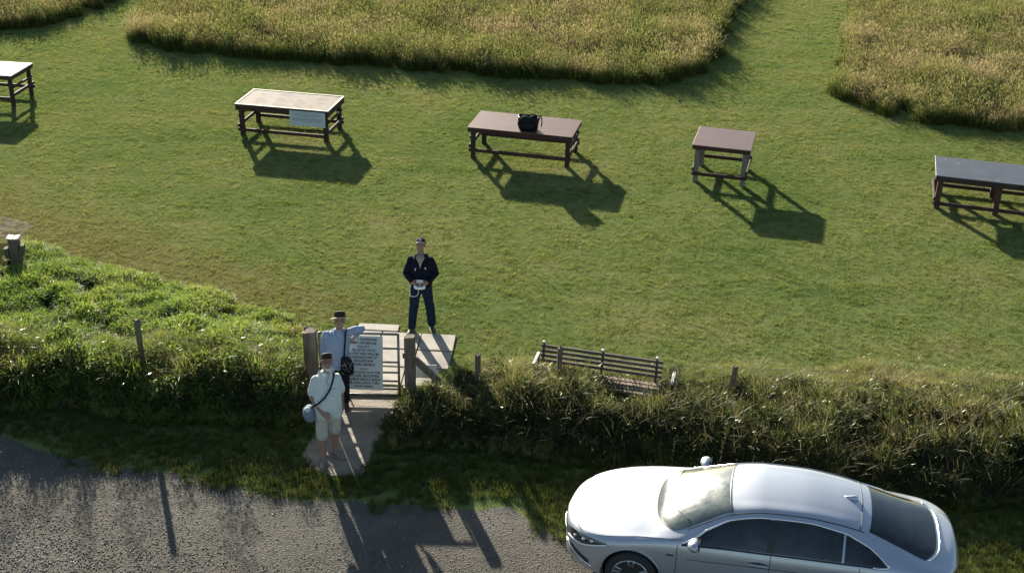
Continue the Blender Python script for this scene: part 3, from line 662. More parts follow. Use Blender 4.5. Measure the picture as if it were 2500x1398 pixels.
def pch(xq, xs_, ys_):
    xs_ = np.array(xs_, float); ys_ = np.array(ys_, float); h = np.diff(xs_); d = np.diff(ys_)/h; m = np.zeros(len(xs_))
    m[1:-1] = np.where(d[:-1]*d[1:] > 0, 2*d[:-1]*d[1:]/(d[:-1]+d[1:]+1e-12), 0); m[0] = d[0]; m[-1] = d[-1]
    xq = np.asarray(xq, float); i = np.clip(np.searchsorted(xs_, xq)-1, 0, len(h)-1); t = (xq-xs_[i])/h[i]
    return ys_[i]*(2*t**3-3*t**2+1)+m[i]*h[i]*(t**3-2*t**2+t)+ys_[i+1]*(-2*t**3+3*t**2)+m[i+1]*h[i]*(t**3-t**2)
def wcar(x):
    x = np.asarray(x, float); a = np.clip(1-x/.95, 0, 1); b_ = np.clip(1-(LC-x)/.62, 0, 1)
    return WH*(1-a**2.5)**(1/2.5)*(1-b_**2.8)**(1/2.8)*(1-.03*np.clip((x-2.6)/2.3, 0, 1)**2)
TK = [0, .16, .32, .50, .72, .88, 1.0]       # knots of the section parameter: sill, lower door, crease, belt, rail, roof shoulder, centre
def SF(x, t, side=1):
    x, t = np.broadcast_arrays(np.asarray(x, float), np.asarray(t, float)); wd = wcar(x)
    z = {k: pch(x, KX, v) for k, v in KZ.items()}; y4 = pch(x, KX, KY[4])*wd
    cab = np.clip((x-1.35)/.5, 0, 1)*np.clip((4.75-x)/.4, 0, 1)
    ys_ = [wd*.93, wd*.995, wd*1.0, wd*(.965-.01*cab), y4, y4*.58, y4*0]
    z5 = z[4]+(z[6]-z[4])*.74
    zs_ = [z[0], z[1], z[2], z[3], z[4], z5, z[6]]
    Y = np.stack(ys_); Z = np.stack(zs_); T = np.array(TK)
    h = np.diff(T)[:, None]; 
    def herm(V):
        V = V.reshape(7, -1); d = np.diff(V, axis=0)/h; m = np.zeros_like(V); m[1:-1] = (d[:-1]*h[1:]+d[1:]*h[:-1])/(h[1:]+h[:-1]); m[0] = d[0]; m[-1] = 0 if V is None else d[-1]
        tt = t.ravel(); i = np.clip(np.searchsorted(T, tt, side='right')-1, 0, 5); u = (tt-T[i])/(T[i+1]-T[i]); hh = T[i+1]-T[i]; c = np.arange(len(tt))
        return V[i, c]*(2*u**3-3*u**2+1)+m[i, c]*hh*(u**3-2*u**2+u)+V[i+1, c]*(-2*u**3+3*u**2)+m[i+1, c]*hh*(u**3-u**2)
    # centre must be flat across the roof
    Zf = herm(Z); Yf = herm(Y)
    q = np.clip((t.ravel()-TK[5])/(1-TK[5]), 0, 1); zc = z[6].ravel(); z5r = z5.ravel()
    Zf = np.where(t.ravel() > TK[5], zc-(zc-z5r)*(1-q)**1.9, Zf)
    return np.stack([x, side*Yf.reshape(x.shape), Zf.reshape(x.shape)], -1)
def SN(x, t, side=1, e=.004):
    x, t = np.broadcast_arrays(np.asarray(x, float), np.asarray(t, float))
    a = SF(np.clip(x+e, 0.001, LC-.001), t, side)-SF(np.clip(x-e, .001, LC-.001), t, side); b_ = SF(x, np.clip(t+.004, 0, 1), side)-SF(x, np.clip(t-.004, 0, 1), side)
    n = -np.cross(a, b_)*side; n /= np.linalg.norm(n, axis=-1, keepdims=True)+1e-9
    return n
def loc(P): Q = P.copy(); Q[..., 0] -= LC/2; return Q      # local frame: nose at -2.45, far side +y
WX, WZ, WR = (.95, 3.79), .335, .375
def car_paint():
    t = NT('silver_car_paint'); P = t.obj(); n = t.noise(900, 1, P)
    c = t.mix(t.math('MULTIPLY', n, .3), (.44, .47, .52), (.36, .385, .43))
    return t.end(t.pbr(c, .42, .6, Coat_Weight=.8, Coat_Roughness=.08))
def dusty_glass(name, tint, rough, dust):
    t = NT(name); P = t.obj(); n = t.noise(7, 5, P, .7, .3); n2 = t.noise(1.6, 3, P)
    d = t.ramp(t.math('ADD', t.math('MULTIPLY', n, .6), t.math('MULTIPLY', n2, .4)), [(.4, 0.0), (.62, 1.0)])
    c = t.mix(t.math('MULTIPLY', d, dust), tint, (.38, .42, .38))
    r = t.math('ADD', t.math('MULTIPLY', d, rough), .03 if rough < .1 else .20)
    return t.end(t.pbr(c, r, 0.0, Coat_Weight=.9 if rough > .1 else .2, Coat_Roughness=.13 if rough > .1 else .03))
M['paint'] = car_paint(); M['glass_w'] = dusty_glass('windscreen_glass', (.045, .07, .062), .12, .14); M['glass'] = dusty_glass('side_glass', (.006, .009, .011), .05, .05)
M['chrome'] = plain('chrome', (.75, .76, .78), .18, 1.0, .03); M['rubber'] = plain('tyre_rubber', (.02, .02, .021), .8); M['trim_k'] = plain('black_trim', (.012, .012, .014), .4)
M['rim'] = plain('alloy', (.10, .10, .105), .35, .8); M['rim_e'] = plain('alloy_edge', (.55, .56, .58), .3, .9); M['lamp'] = plain('headlight_lens', (.035, .042, .05), .08, .0, Coat_Weight=1.0); M['lamp_w'] = plain('headlight_strip', (.8, .82, .85), .2)
M['seam'] = plain('panel_gap', (.03, .033, .038), .7); M['tail'] = plain('tail_lamp_red', (.16, .010, .012), .15)
# body shell
sx_ = np.unique(np.concatenate([np.linspace(0.0015, .05, 8), np.linspace(.05, .4, 26), np.linspace(.4, 4.4, 230), np.linspace(4.4, 4.86, 30), np.linspace(4.86, 4.8985, 8)]))
st_ = np.unique(np.concatenate([np.linspace(0, .5, 34), np.linspace(.5, .74, 20), np.linspace(.74, 1, 22)]))
def body_half(side):
    X, T_ = np.meshgrid(sx_, st_, indexing='ij'); P = SF(X, T_, side)
    for wx in WX:   # snap to wheel arches
        dx = P[..., 0]-wx; dz = P[..., 2]-WZ; d = np.hypot(dx, dz); near = (np.abs(d-WR) < .013) & (T_ < .45) & (P[..., 2] > .2)
        f = np.where(near, WR/np.maximum(d, 1e-6), 1); P[..., 0] = wx+dx*f; P[..., 2] = WZ+dz*f
    d0 = np.minimum(*[np.hypot(P[..., 0]-wx, P[..., 2]-WZ) for wx in WX])
    n, m_ = X.shape; idx = np.arange(n*m_).reshape(n, m_); q = np.stack([idx[:-1, :-1], idx[1:, :-1], idx[1:, 1:], idx[:-1, 1:]], -1).reshape(-1, 4)
    dd = np.minimum(*[np.hypot(P[..., 0]-wx, P[..., 2]-WZ) for wx in WX]).ravel(); inside = (dd[q].mean(1) < WR-.002) & (T_.ravel()[q].mean(1) < .45)
    q = q[~inside]
    if side < 0: q = q[:, ::-1]
    return loc(P).reshape(-1, 3), q[:, ::-1]
Pa, qa = body_half(1); Pb, qb = body_half(-1)
me = bpy.data.meshes.new('body'); me.from_pydata(np.concatenate([Pa, Pb]).tolist(), [], np.concatenate([qa, qb+len(Pa)]).tolist()); me.update()
bm = bmesh.new(); bm.from_mesh(me); bmesh.ops.remove_doubles(bm, verts=bm.verts, dist=.0015); bmesh.ops.recalc_face_normals(bm, faces=bm.faces); bm.to_mesh(me); bm.free()
body = link('body', me, M['paint'], car, True)
def patch(name, mat, X, T_, side, off=.004, parent=car, smooth=True):
    P = SF(X, T_, side)+SN(X, T_, side)*off; g = grid_mesh(name, loc(P)); return link(name, g, mat, parent, smooth)
def strip(mb, xs_, ts_, side, r, off=.002, seg=6, flat=1.0):
    P = loc(SF(np.array(xs_), np.array(ts_), side)+SN(np.array(xs_), np.array(ts_), side)*off); mb.tube([tuple(p) for p in P], r, seg, flat=flat)
# windscreen and rear window: sweep across the car
def cross_patch(name, mat, xb, xh, tmin_b, tmin_h, off=.005, nu=40, nv=24):
    s = np.linspace(-1, 1, nu); v = np.linspace(0, 1, nv); S, V = np.meshgrid(s, v, indexing='ij'); A = np.abs(S)
    X = xb(A)*(1-V)+xh(A)*V; Tm = tmin_b*(1-V)+tmin_h*V; T_ = 1-(1-Tm)*A
    Pp = SF(X, T_, 1)+SN(X, T_, 1)*off; Pp[..., 1] = np.where(S < 0, -Pp[..., 1], Pp[..., 1])
    return link(name, grid_mesh(name, loc(Pp)), mat, car, True), (X, T_)
ws, _ = cross_patch('windscreen', M['glass_w'], lambda a: 1.20+.26*a**2.2, lambda a: 2.08+.05*a**2, .745, .765)
ck, _ = cross_patch('cowl', M['trim_k'], lambda a: 1.165+.26*a**2.2, lambda a: 1.23+.26*a**2.2, .745, .745, .0035)
rw, _ = cross_patch('rear_window', M['glass'], lambda a: 3.80-.04*a**2, lambda a: 4.60-.16*a**2.5, .755, .70, .005)
# side windows, chrome, seams
for side in (1, -1):
    xw = np.linspace(1.55, 4.02, 90)
    lo = .515+0*xw; hi = np.interp(xw, [1.55, 1.82, 2.1, 2.5, 3.1, 3.5, 3.78, 3.92, 4.02], [.52, .655, .685, .69, .69, .675, .63, .58, .52]); v = np.linspace(0, 1, 14)
    for (a_, b_) in ((1.55, 2.58), (2.66, 3.46), (3.49, 4.02)):
        k = (xw >= a_-.01) & (xw <= b_+.01); X = np.repeat(xw[k][:, None], 14, 1); T_ = lo[k][:, None]*(1-v)+hi[k][:, None]*v
        patch('side_window', M['glass'], X, T_, side, .005)
    X = np.repeat(np.linspace(2.57, 2.67, 5)[:, None], 14, 1); patch('pillar_trim', M['trim_k'], X, np.repeat((.515*(1-v)+.688*v)[None], 5, 0), side, .006)
    m = MB(); strip(m, xw, hi+.008, side, .015, .004); strip(m, [4.02, 3.97, 3.90, 3.83], [.525, .512, .505, .503], side, .014, .004); m.build('window_chrome', M['chrome'], car, True)
    m = MB(); strip(m, xw[xw < 3.9], .506+0*xw[xw < 3.9], side, .012, .001); m.build('window_seal', M['trim_k'], car, True)
    m = MB(); strip(m, np.linspace(1.6, 3.7, 50), .735+0*np.linspace(1.6, 3.7, 50), side, .007, .001); m.build('roof_moulding', M['seam'], car, True)
    for xx in (1.50, 2.63, 3.68):
        tv = np.linspace(.03, .50 if xx < 3.5 else .49, 20); bulge = .04*np.sin(np.linspace(0, 3.14, 20)) if xx < 2 else 0*tv
        m = MB(); strip(m, xx-bulge*0+0*tv+(0 if xx < 3.5 else -.12*(1-tv/.5)**2), tv, side, .0045, .0); m.build('door_seam', M['seam'], car)
    xc = np.linspace(1.62, 4.3, 40); m = MB(); strip(m, xc, .335+.012*np.sin((xc-1.6)), side, .005, -.0005); m.build('crease_line', M['seam'], car)
    for xx in (2.50, 3.44):
        P0 = loc(SF(np.array([xx]), np.array([.385]), side)+SN(np.array([xx]), np.array([.385]), side)*.006)[0]
        m = MB(); m.ell(P0, (.115, .012, .030)); h_ = m.build('door_handle', M['seam'], car, True)
        m = MB(); m.bar((P0[0]-.12, P0[1]+side*.02, P0[2]+.002), (P0[0]+.12, P0[1]+side*.02, P0[2]+.002), .022, .026, bev=.008); m.build('grip', M['paint'], h_, True)
    P0 = loc(SF(np.array([1.42]), np.array([.36]), side)+SN(np.array([1.42]), np.array([.36]), side)*.002)[0]
    m = MB(); m.box(P0, (.09, .008, .035), bev=.003); m.build('badge', M['chrome'], car)
    # mirror
    A = SF(np.array([1.74]), np.array([.51]), side)[0]; A[0] -= LC/2; mc = Vector((A[0]-.02, A[1]+side*.10, A[2]+(.085 if side < 0 else .05)))
    m = MB(); rg = []
    for k, (dy, a_, b_) in enumerate([(-.11, .035, .03), (-.08, .065, .05), (0, .095, .068), (.06, .09, .062), (.10, .06, .042), (.118, .02, .018)]):
        rg.append([mc+Vector((math.cos(2*math.pi*j/16)*a_*(1 if math.cos(2*math.pi*j/16) < 0 else .55)-.0, side*dy, math.sin(2*math.pi*j/16)*b_)) for j in range(16)])
    m.loft(rg); mo = m.build('wing_mirror', M['paint'], car, True)
    m = MB(); m.box(mc+Vector((.052, 0, 0)), (.012, .16, .11), bev=.01); m.build('glass', M['glass'], mo)
    m = MB(); m.bar(mc+Vector((0, -side*.13, -.07)), mc+Vector((0, -side*.02, -.055)), .07, .025); m.build('arm', M['trim_k'], mo)
    # headlight, lower blade, tail lamp
    xl = np.linspace(.05, .62, 26); v9 = np.linspace(0, 1, 9); l_ = np.interp(xl, [.05, .3, .62], [.35, .34, .42]); h_ = np.interp(xl, [.05, .15, .35, .62], [.52, .57, .54, .46])
    hl = patch('headlight', M['lamp'], np.repeat(xl[:, None], 9, 1), l_[:, None]*(1-v9)+h_[:, None]*v9, side, .005)
    m = MB(); strip(m, xl[2:], l_[2:]+.008, side, .009, .007); m.build('light_strip', M['lamp_w'], hl, True)
    for xx in (.20, .32, .43):
        m = MB(); p0 = loc(SF(np.array([xx]), np.array([.455]), side)+SN(np.array([xx]), np.array([.455]), side)*.003)[0]; m.ell(p0, (.03, .012, .02)); m.build('reflector', M['chrome'], hl, True)
    m = MB(); strip(m, np.linspace(.06, .45, 14), np.linspace(.20, .07, 14), side, .012, .006); m.build('bumper_blade', M['chrome'], car, True)
    xl2 = np.linspace(.12, .40, 12); patch('bumper_vent', M['trim_k'], np.repeat(xl2[:, None], 6, 1), (.10+.0*xl2)[:, None]+np.linspace(0, 1, 6)*np.interp(xl2, [.12, .4], [.16, .05])[:, None], side, .003)
    xt = np.linspace(4.50, 4.86, 16); l_ = np.interp(xt, [4.5, 4.86], [.42, .36]); h_ = np.interp(xt, [4.5, 4.86], [.455, .50])
    patch('tail_lamp', M['tail'], np.repeat(xt[:, None], 9, 1), l_[:, None]*(1-v9)+h_[:, None]*v9, side, .005)
    # bonnet line
    xh_ = np.linspace(.35, 1.55, 30); m = MB(); strip(m, xh_, np.interp(xh_, [.35, 1.0, 1.55], [.60, .64, .60]), side, .004, 0); m.build('bonnet_seam', M['seam'], car)
    # wheel arch lip, liner and wheels
    for wx in WX:
        th = np.linspace(-.35, math.pi+.35, 40); yy = []
        m = MB(); pts = []
        for a_ in th:
            X_ = wx+math.cos(a_)*WR; Z_ = WZ+math.sin(a_)*WR; tt = np.linspace(0, .5, 60); c_ = SF(np.full(60, X_), tt, side); j = int(np.argmin(abs(c_[:, 2]-Z_))); pts.append((X_-LC/2, c_[j, 1]+side*.002, Z_))
        m.tube(pts, .011, 6); m.build('arch_lip', M['paint'], car, True)
        m = MB(); rg = [[Vector((wx-LC/2+math.cos(a_)*(WR+.005), side*yq, WZ+math.sin(a_)*(WR+.005))) for a_ in np.linspace(0, 2*math.pi, 32)[:-1]] for yq in (.90, .60)]
        m.loft(rg, False); m.add(rg[1], [tuple(range(31))]); m.build('wheel_well', M['trim_k'], car)
        wh = empty('wheel'); wh.parent = car; wh.location = (wx-LC/2, side*.795, WZ)
        m = MB(); m.rev([(.215, -.105), (.30, -.11), (.325, -.09), (.332, -.04), (.332, .04), (.325, .09), (.30, .11), (.215, .105)], axis='y', seg=40); m.build('tyre', M['rubber'], wh, True)
        m = MB(); m.rev([(.232, .08), (.232, .116), (.222, .116), (.205, .06), (.205, .0)], axis='y', seg=40) if side > 0 else m.rev([(.205, 0), (.205, -.06), (.222, -.116), (.232, -.116), (.232, -.08)], axis='y', seg=40); rm = m.build('rim', M['rim_e'], wh, True)
        m = MB(); m.rev([(.20, .02*side), (.20, .03*side)], axis='y', seg=32); m.build('disc', M['rim'], rm)
        m = MB()
        for k in range(5):
            for dlt in (-.16, .16):
                a_ = 2*math.pi*k/5+.3; m.bar((math.cos(a_+dlt*.6)*.04, side*.075, math.sin(a_+dlt*.6)*.04), (math.cos(a_+dlt)*.215, side*.112, math.sin(a_+dlt)*.222), .030, .022, up=(0, 1, 0))
        m.ell((0, side*.08, 0), (.05, .02, .05)); m.build('spokes', M['rim_e'], rm)
# across the car: hatch line, bonnet lip, grille, spoiler, antenna, wipers, underside
s_ = np.linspace(-1, 1, 41)
def across(mb, xf, tmin, r, off=.0):
    X = np.array([xf(abs(q)) for q in s_]); T_ = 1-(1-tmin)*np.abs(s_); Pp = SF(X, T_, 1)+SN(X, T_, 1)*off; Pp[:, 1] = np.where(s_ < 0, -Pp[:, 1], Pp[:, 1]); mb.tube([tuple(p) for p in loc(Pp)], r, 6)
m = MB(); across(m, lambda a: 3.68-.03*a*a, .74, .006); m.build('hatch_seam', M['seam'], car)
m = MB(); across(m, lambda a: 2.065+.05*a*a, .755, .006, .002); m.build('screen_seal', M['trim_k'], car)
m = MB(); across(m, lambda a: 4.64-.16*a**2.5, .70, .007, .008); m.build('spoiler_edge', M['chrome'], car, True)
m = MB(); across(m, lambda a: .10+.18*a*a, .62, .006); m.build('bonnet_edge', M['seam'], car)
vv = np.linspace(0, 1, 8); S, V = np.meshgrid(np.linspace(-1, 1, 30), vv, indexing='ij')
# grille: on the nose, between the lamps
gy = np.linspace(-.42, .42, 24); gz = np.linspace(.36, .60, 8); Pg = np.zeros((24, 8, 3))
xx_ = np.linspace(.0015, .6, 400); wl_ = wcar(xx_)
for i, yq in enumerate(gy):
    for j, zq in enumerate(gz):
        Pg[i, j] = (np.interp(abs(yq)/.985, wl_, xx_)-.008-LC/2, yq*(1-.2*(.6-zq)/.24), zq)
link('grille', grid_mesh('grille', Pg), M['trim_k'], car, True)
m = MB(); m.tube([tuple(Pg[i, 5]+np.array([-.006, 0, 0])) for i in range(24)], .010, 6); m.build('grille_bar', M['chrome'], car, True)
m = MB(); rg = []
for k, (dx, hh, ww) in enumerate([(-.10, .004, .006), (-.05, .022, .022), (0, .045, .032), (.05, .062, .034), (.075, .05, .03), (.082, .01, .024)]):
    zt = float(SF(np.array([3.55+dx]), np.array([1.0]))[0, 2]); rg.append([Vector((3.55+dx-LC/2, math.cos(2*math.pi*j/10)*ww, zt-.006+max(0, math.sin(2*math.pi*j/10))*hh)) for j in range(10)])
m.loft(rg); m.build('roof_antenna', M['paint'], car, True)
for (sa, ea) in ((.62, .02), (.05, -.55)):
    m = MB(); pts = []
    for q in np.linspace(0, 1, 10):
        yy = sa+(ea-sa)*q; A = abs(yy)/.72; X_ = 1.25+.26*A**2.2+.20*q; T_ = 1-(1-.745)*A; p0 = SF(np.array([X_]), np.array([T_]), 1)[0]; p0[1] = yy; pts.append((p0[0]-LC/2, p0[1], p0[2]+.018))
    m.tube(pts, .008, 5); m.build('wiper', M['trim_k'], car)
m = MB(); m.box((.0, 0, .27), (4.0, 1.1, .14), bev=.03); m.build('underbody', M['trim_k'], car)

# ------------------------------------------------------------------ people
def remeshed(name, mb, mat, parent, vox=.007, smooth=4, folds=0.0, fscale=6, seed=0):
    me = mb.mesh(name+'_raw'); o = bpy.data.objects.new('tmp', me); COL.objects.link(o)
    md = o.modifiers.new('r', 'REMESH'); md.mode = 'VOXEL'; md.voxel_size = vox; md.use_smooth_shade = True
    if smooth: ms = o.modifiers.new('s', 'SMOOTH'); ms.iterations = smooth; ms.factor = .5
    dg = bpy.context.evaluated_depsgraph_get(); nm = bpy.data.meshes.new_from_object(o.evaluated_get(dg)); bpy.data.objects.remove(o); nm.name = name
    if folds:
        n = len(nm.vertices); co = np.empty(n*3, np.float32); nm.vertices.foreach_get('co', co); co = co.reshape(-1, 3); no = np.empty(n*3, np.float32); nm.vertices.foreach_get('normal', no); no = no.reshape(-1, 3)
        d = np.array([mnoise.noise(Vector((c[0]*fscale*1.6+seed, c[1]*fscale*1.6, c[2]*fscale*.8+math.sin(c[0]*9)*.6)))+.4*mnoise.noise(Vector((c[0]*fscale*4+seed, c[1]*fscale*4, c[2]*fscale*2.2))) for c in co])
        co = co+no*(d[:, None]*folds); nm.vertices.foreach_set('co', co.ravel()); nm.update()
    return link(name, nm, mat, parent, True)
def limb(mb, pts, rs, seg=14):
    # dense samples for smooth taper
    P_ = []; Q = []
    for i in range(len(pts)-1):
        for k in range(4): t = k/4; P_.append(Vector(pts[i]).lerp(Vector(pts[i+1]), t)); Q.append(rs[i]*(1-t)+rs[i+1]*t)
    P_.append(Vector(pts[-1])); Q.append(rs[-1]); mb.tube(P_, Q, seg)
    for p, r in zip(pts, rs): mb.ell(p, (r, r, r), seg=12, rn=8)
def torso(mb, rings):
    """rings: (z, cx, cy, rx, ry)"""
    mb.loft([[Vector((cx+rx*math.copysign(abs(math.cos(t))**.85, math.cos(t)), cy+ry*math.copysign(abs(math.sin(t))**.9, math.sin(t)), z)) for t in np.linspace(0, 2*math.pi, 25)[:-1]] for (z, cx, cy, rx, ry) in rings])
def headM(pos, pitch, yaw=0, roll=0): return Matrix.Translation(pos) @ Matrix.Rotation(yaw, 4, 'Z') @ Matrix.Rotation(roll, 4, 'Y') @ Matrix.Rotation(-pitch, 4, 'X')
def add_head(mb, HM, s=1.0):
    R3 = HM.to_3x3(); T = lambda x, y, z: HM @ Vector((x*s, y*s, z*s))
    e = lambda c, r: mb.ell(T(*c), tuple(q*s for q in r), R3, 18, 12)
    e((0, .012, .035), (.076, .096, .092)); e((0, -.02, -.035), (.060, .070, .075)); e((0, -.052, -.085), (.033, .032, .024))
    e((0, -.088, -.018), (.013, .022, .020)); e((0, -.082, .008), (.009, .016, .024)); e((.038, -.062, -.025), (.024, .022, .022)); e((-.038, -.062, -.025), (.024, .022, .022))
    e((0, -.078, .035), (.048, .018, .012)); e((0, -.078, -.058), (.024, .014, .009))
    for q in (-1, 1): e((q*.078, .012, -.005), (.010, .020, .030))
def face_bits(HM, parent, s=1.0, brow='brow'):
    T = lambda x, y, z: HM @ Vector((x*s, y*s, z*s)); R3 = HM.to_3x3()
    for q in (-1, 1):
        m = MB(); m.ell(T(q*.030, -.083, .012), (.012*s, .006*s, .006*s), R3, 10, 6); m.build('eye', M['eye'], parent, True)
        m = MB(); m.ell(T(q*.031, -.092, .034), (.020*s, .006*s, .005*s), R3, 10, 6); m.build('eyebrow', M[brow], parent, True)
    m = MB(); m.ell(T(0, -.092, -.058), (.022*s, .006*s, .005*s), R3, 10, 6); m.build('mouth', M['lip'], parent, True)
def hand(mb, wrist, d, pn, thumb, curl=.5, s=1.0, spread=.12):
    """wrist point, direction of the palm, palm normal (the side fingers curl to), thumb side vector"""
    wrist = Vector(wrist); d = Vector(d).normalized(); pn = Vector(pn); pn = (pn-d*pn.dot(d)).normalized(); sd_ = d.cross(pn).normalized()
    if sd_.dot(Vector(thumb)) < 0: sd_ = -sd_
    B3 = Matrix((sd_, pn, d)).transposed()
    mb.ell(wrist+d*.052*s, (.043*s, .017*s, .056*s), B3, 14, 10); mb.ell(wrist+d*.012*s, (.03*s, .022*s, .03*s), B3, 12, 8)
    for k, (off, L) in enumerate([(.031, .072), (.0105, .080), (-.0105, .075), (-.031, .060)]):
        p = wrist+d*.092*s+sd_*off*s; dirn = (d+sd_*off/.031*spread).normalized(); pts = [p-dirn*.02*s, p]; a = curl*(.75+.12*k)
        for seg_, fr in enumerate((.45, .30, .25)):
            rot = Matrix.Rotation(a*(seg_+.6), 3, pn.cross(dirn).normalized()); dd = dirn*math.cos(a*(seg_+.6))+pn*math.sin(a*(seg_+.6)); p = p+dd*L*s*fr; pts.append(p)
        limb(mb, pts, [.0092*s, .0090*s, .0084*s, .0078*s, .0068*s], 8)
    p = wrist+d*.03*s+sd_*.030*s; q = p+(d*.5+sd_*.8+pn*.25).normalized()*.036*s; r_ = q+(d*.85+sd_*.3+pn*.4).normalized()*.034*s; u = r_+(d*.9+pn*.5).normalized()*.024*s
    limb(mb, [p, q, r_, u], [.013*s, .0105*s, .0095*s, .0075*s], 8)
def shoe(parent, p, yaw, mat, s=1.0):
    Rz = Matrix.Rotation(yaw, 3, 'Z'); sh = MB()
    def ring(y, w_, z0, z1): return [Vector(p)+Rz @ Vector((w_*math.cos(t), y, z0+(z1-z0)*(.5+.5*math.sin(t)))) for t in np.linspace(0, 2*math.pi, 15)[:-1]]
    sh.loft([ring(.085*s, .022, .02, .06), ring(.075*s, .036, .015, .10), ring(.04*s, .040, .012, .115), ring(-.02*s, .040, .012, .10), ring(-.08*s, .044, .012, .075), ring(-.14*s, .046, .012, .062), ring(-.18*s, .038, .012, .05), ring(-.205*s, .016, .016, .036)])
    o = sh.build('shoe', mat, parent, True)
    so_ = MB(); so_.loft([[Vector(p)+Rz @ Vector((a*wd, y, z)) for (a, y, wd) in [(-1, .085, .025), (-1, .05, .044), (-1, -.08, .047), (-1, -.15, .048), (-1, -.19, .035), (0, -.213, 0), (1, -.19, .035), (1, -.15, .048), (1, -.08, .047), (1, .05, .044), (1, .085, .025)]] for z in (.003, .022)]); so_.build('sole', M['sole'], o)
    return o

# --- man in navy, holding a radio controller
pn_ = empty('person', (-1.60, 19.78, 0)); tag(pn_, 'person in navy fleece, jeans and cap holding a white controller on the lawn', 'person')
H1 = headM((0, -.01, 1.66), R(27))
bd = MB(); limb(bd, [(0, .02, 1.42), (0, .0, 1.56)], [.058, .055]); torso(bd, [(.86, 0, .0, .15, .10), (1.0, 0, 0, .16, .11), (1.2, 0, 0, .165, .115), (1.38, 0, .01, .175, .11), (1.47, 0, .02, .09, .07)]); add_head(bd, H1)
SL, SR = (.165, .02, 1.372), (-.165, .02, 1.372); EL, ER = (.262, -.01, 1.13), (-.262, -.01, 1.13); WL, WRt = (.125, -.25, 1.06), (-.125, -.25, 1.06)
limb(bd, [SL, EL, WL], [.050, .040, .029]); limb(bd, [SR, ER, WRt], [.050, .040, .029])
FA, FB = (-.17, -.05, .09), (.18, .04, .09)
limb(bd, [(-.09, 0, .90), (-.13, -.03, .50), FA], [.085, .058, .042]); limb(bd, [(.09, 0, .90), (.145, .01, .50), FB], [.085, .058, .042])
hand(bd, WL, (-.55, -.83, -.05), (-.7, .5, .0), (0, 0, 1), .75); hand(bd, WRt, (.55, -.83, -.05), (.7, .5, 0), (0, 0, 1), .75)
remeshed('body', bd, M['skin_red'], pn_, .0055, 2); face_bits(H1, pn_)
cl = MB(); torso(cl, [(.90, 0, .0, .195, .135), (.97, 0, 0, .20, .14), (1.08, 0, -.01, .205, .15), (1.25, 0, -.005, .21, .15), (1.34, 0, .01, .20, .14), (1.41, 0, .02, .165, .115), (1.455, 0, .02, .12, .095), (1.50, 0, .025, .075, .08)])
limb(cl, [SL, EL, (.145, -.225, 1.07)], [.070, .062, .044]); limb(cl, [SR, ER, (-.145, -.225, 1.07)], [.070, .062, .044])
jk = remeshed('fleece', cl, M['navy'], pn_, .009, 4, .010)
m = MB()
for q in (-1, 1):
    m.add([(q*.008, -.142, 1.30), (q*.085, -.085, 1.50), (q*.105, .0, 1.515), (q*.10, .06, 1.50), (q*.13, .03, 1.45), (q*.115, -.09, 1.42), (q*.05, -.155, 1.33)], [(0, 1, 5, 6), (1, 2, 4, 5), (2, 3, 4)] if q > 0 else [(6, 5, 1, 0), (5, 4, 2, 1), (4, 3, 2)])
m.build('collar', M['navy'], jk)
m = MB(); m.add([(-.075, -.118, 1.47), (.075, -.118, 1.47), (.0, -.168, 1.285), (-.03, -.158, 1.39), (.03, -.158, 1.39)], [(0, 3, 4, 1), (3, 2, 4)]); m.add([(-.06, -.05, 1.50), (.06, -.05, 1.50), (.075, -.118, 1.47), (-.075, -.118, 1.47)], [(0, 1, 2, 3)]); m.build('shirt_front', M['beige'], pn_)
m = MB(); m.box((-.085, -.158, 1.27), (.02, .012, .055), Matrix.Rotation(.3, 3, 'Y'), .004); m.box((.09, -.155, 1.29), (.02, .012, .05), Matrix.Rotation(-.3, 3, 'Y'), .004); m.build('strap_clip', M['grey_p'], jk)
tr = MB(); torso(tr, [(.80, 0, 0, .165, .125), (.88, 0, 0, .18, .13), (.96, 0, 0, .18, .13)])
limb(tr, [(-.088, 0, .84), (-.13, -.03, .50), (FA[0], FA[1], .13)], [.105, .084, .075]); limb(tr, [(.088, 0, .84), (.145, .01, .50), (FB[0], FB[1], .13)], [.105, .084, .075]); limb(tr, [(FA[0], FA[1], .14), (FA[0], FA[1], .09)], [.076, .074])
remeshed('trousers', tr, M['jeans'], pn_, .009, 4, .010, 7, 3)
shoe(pn_, (FA[0], FA[1]-.02, 0), -.25, M['shoe']); shoe(pn_, (FB[0], FB[1]-.02, 0), .3, M['shoe'])
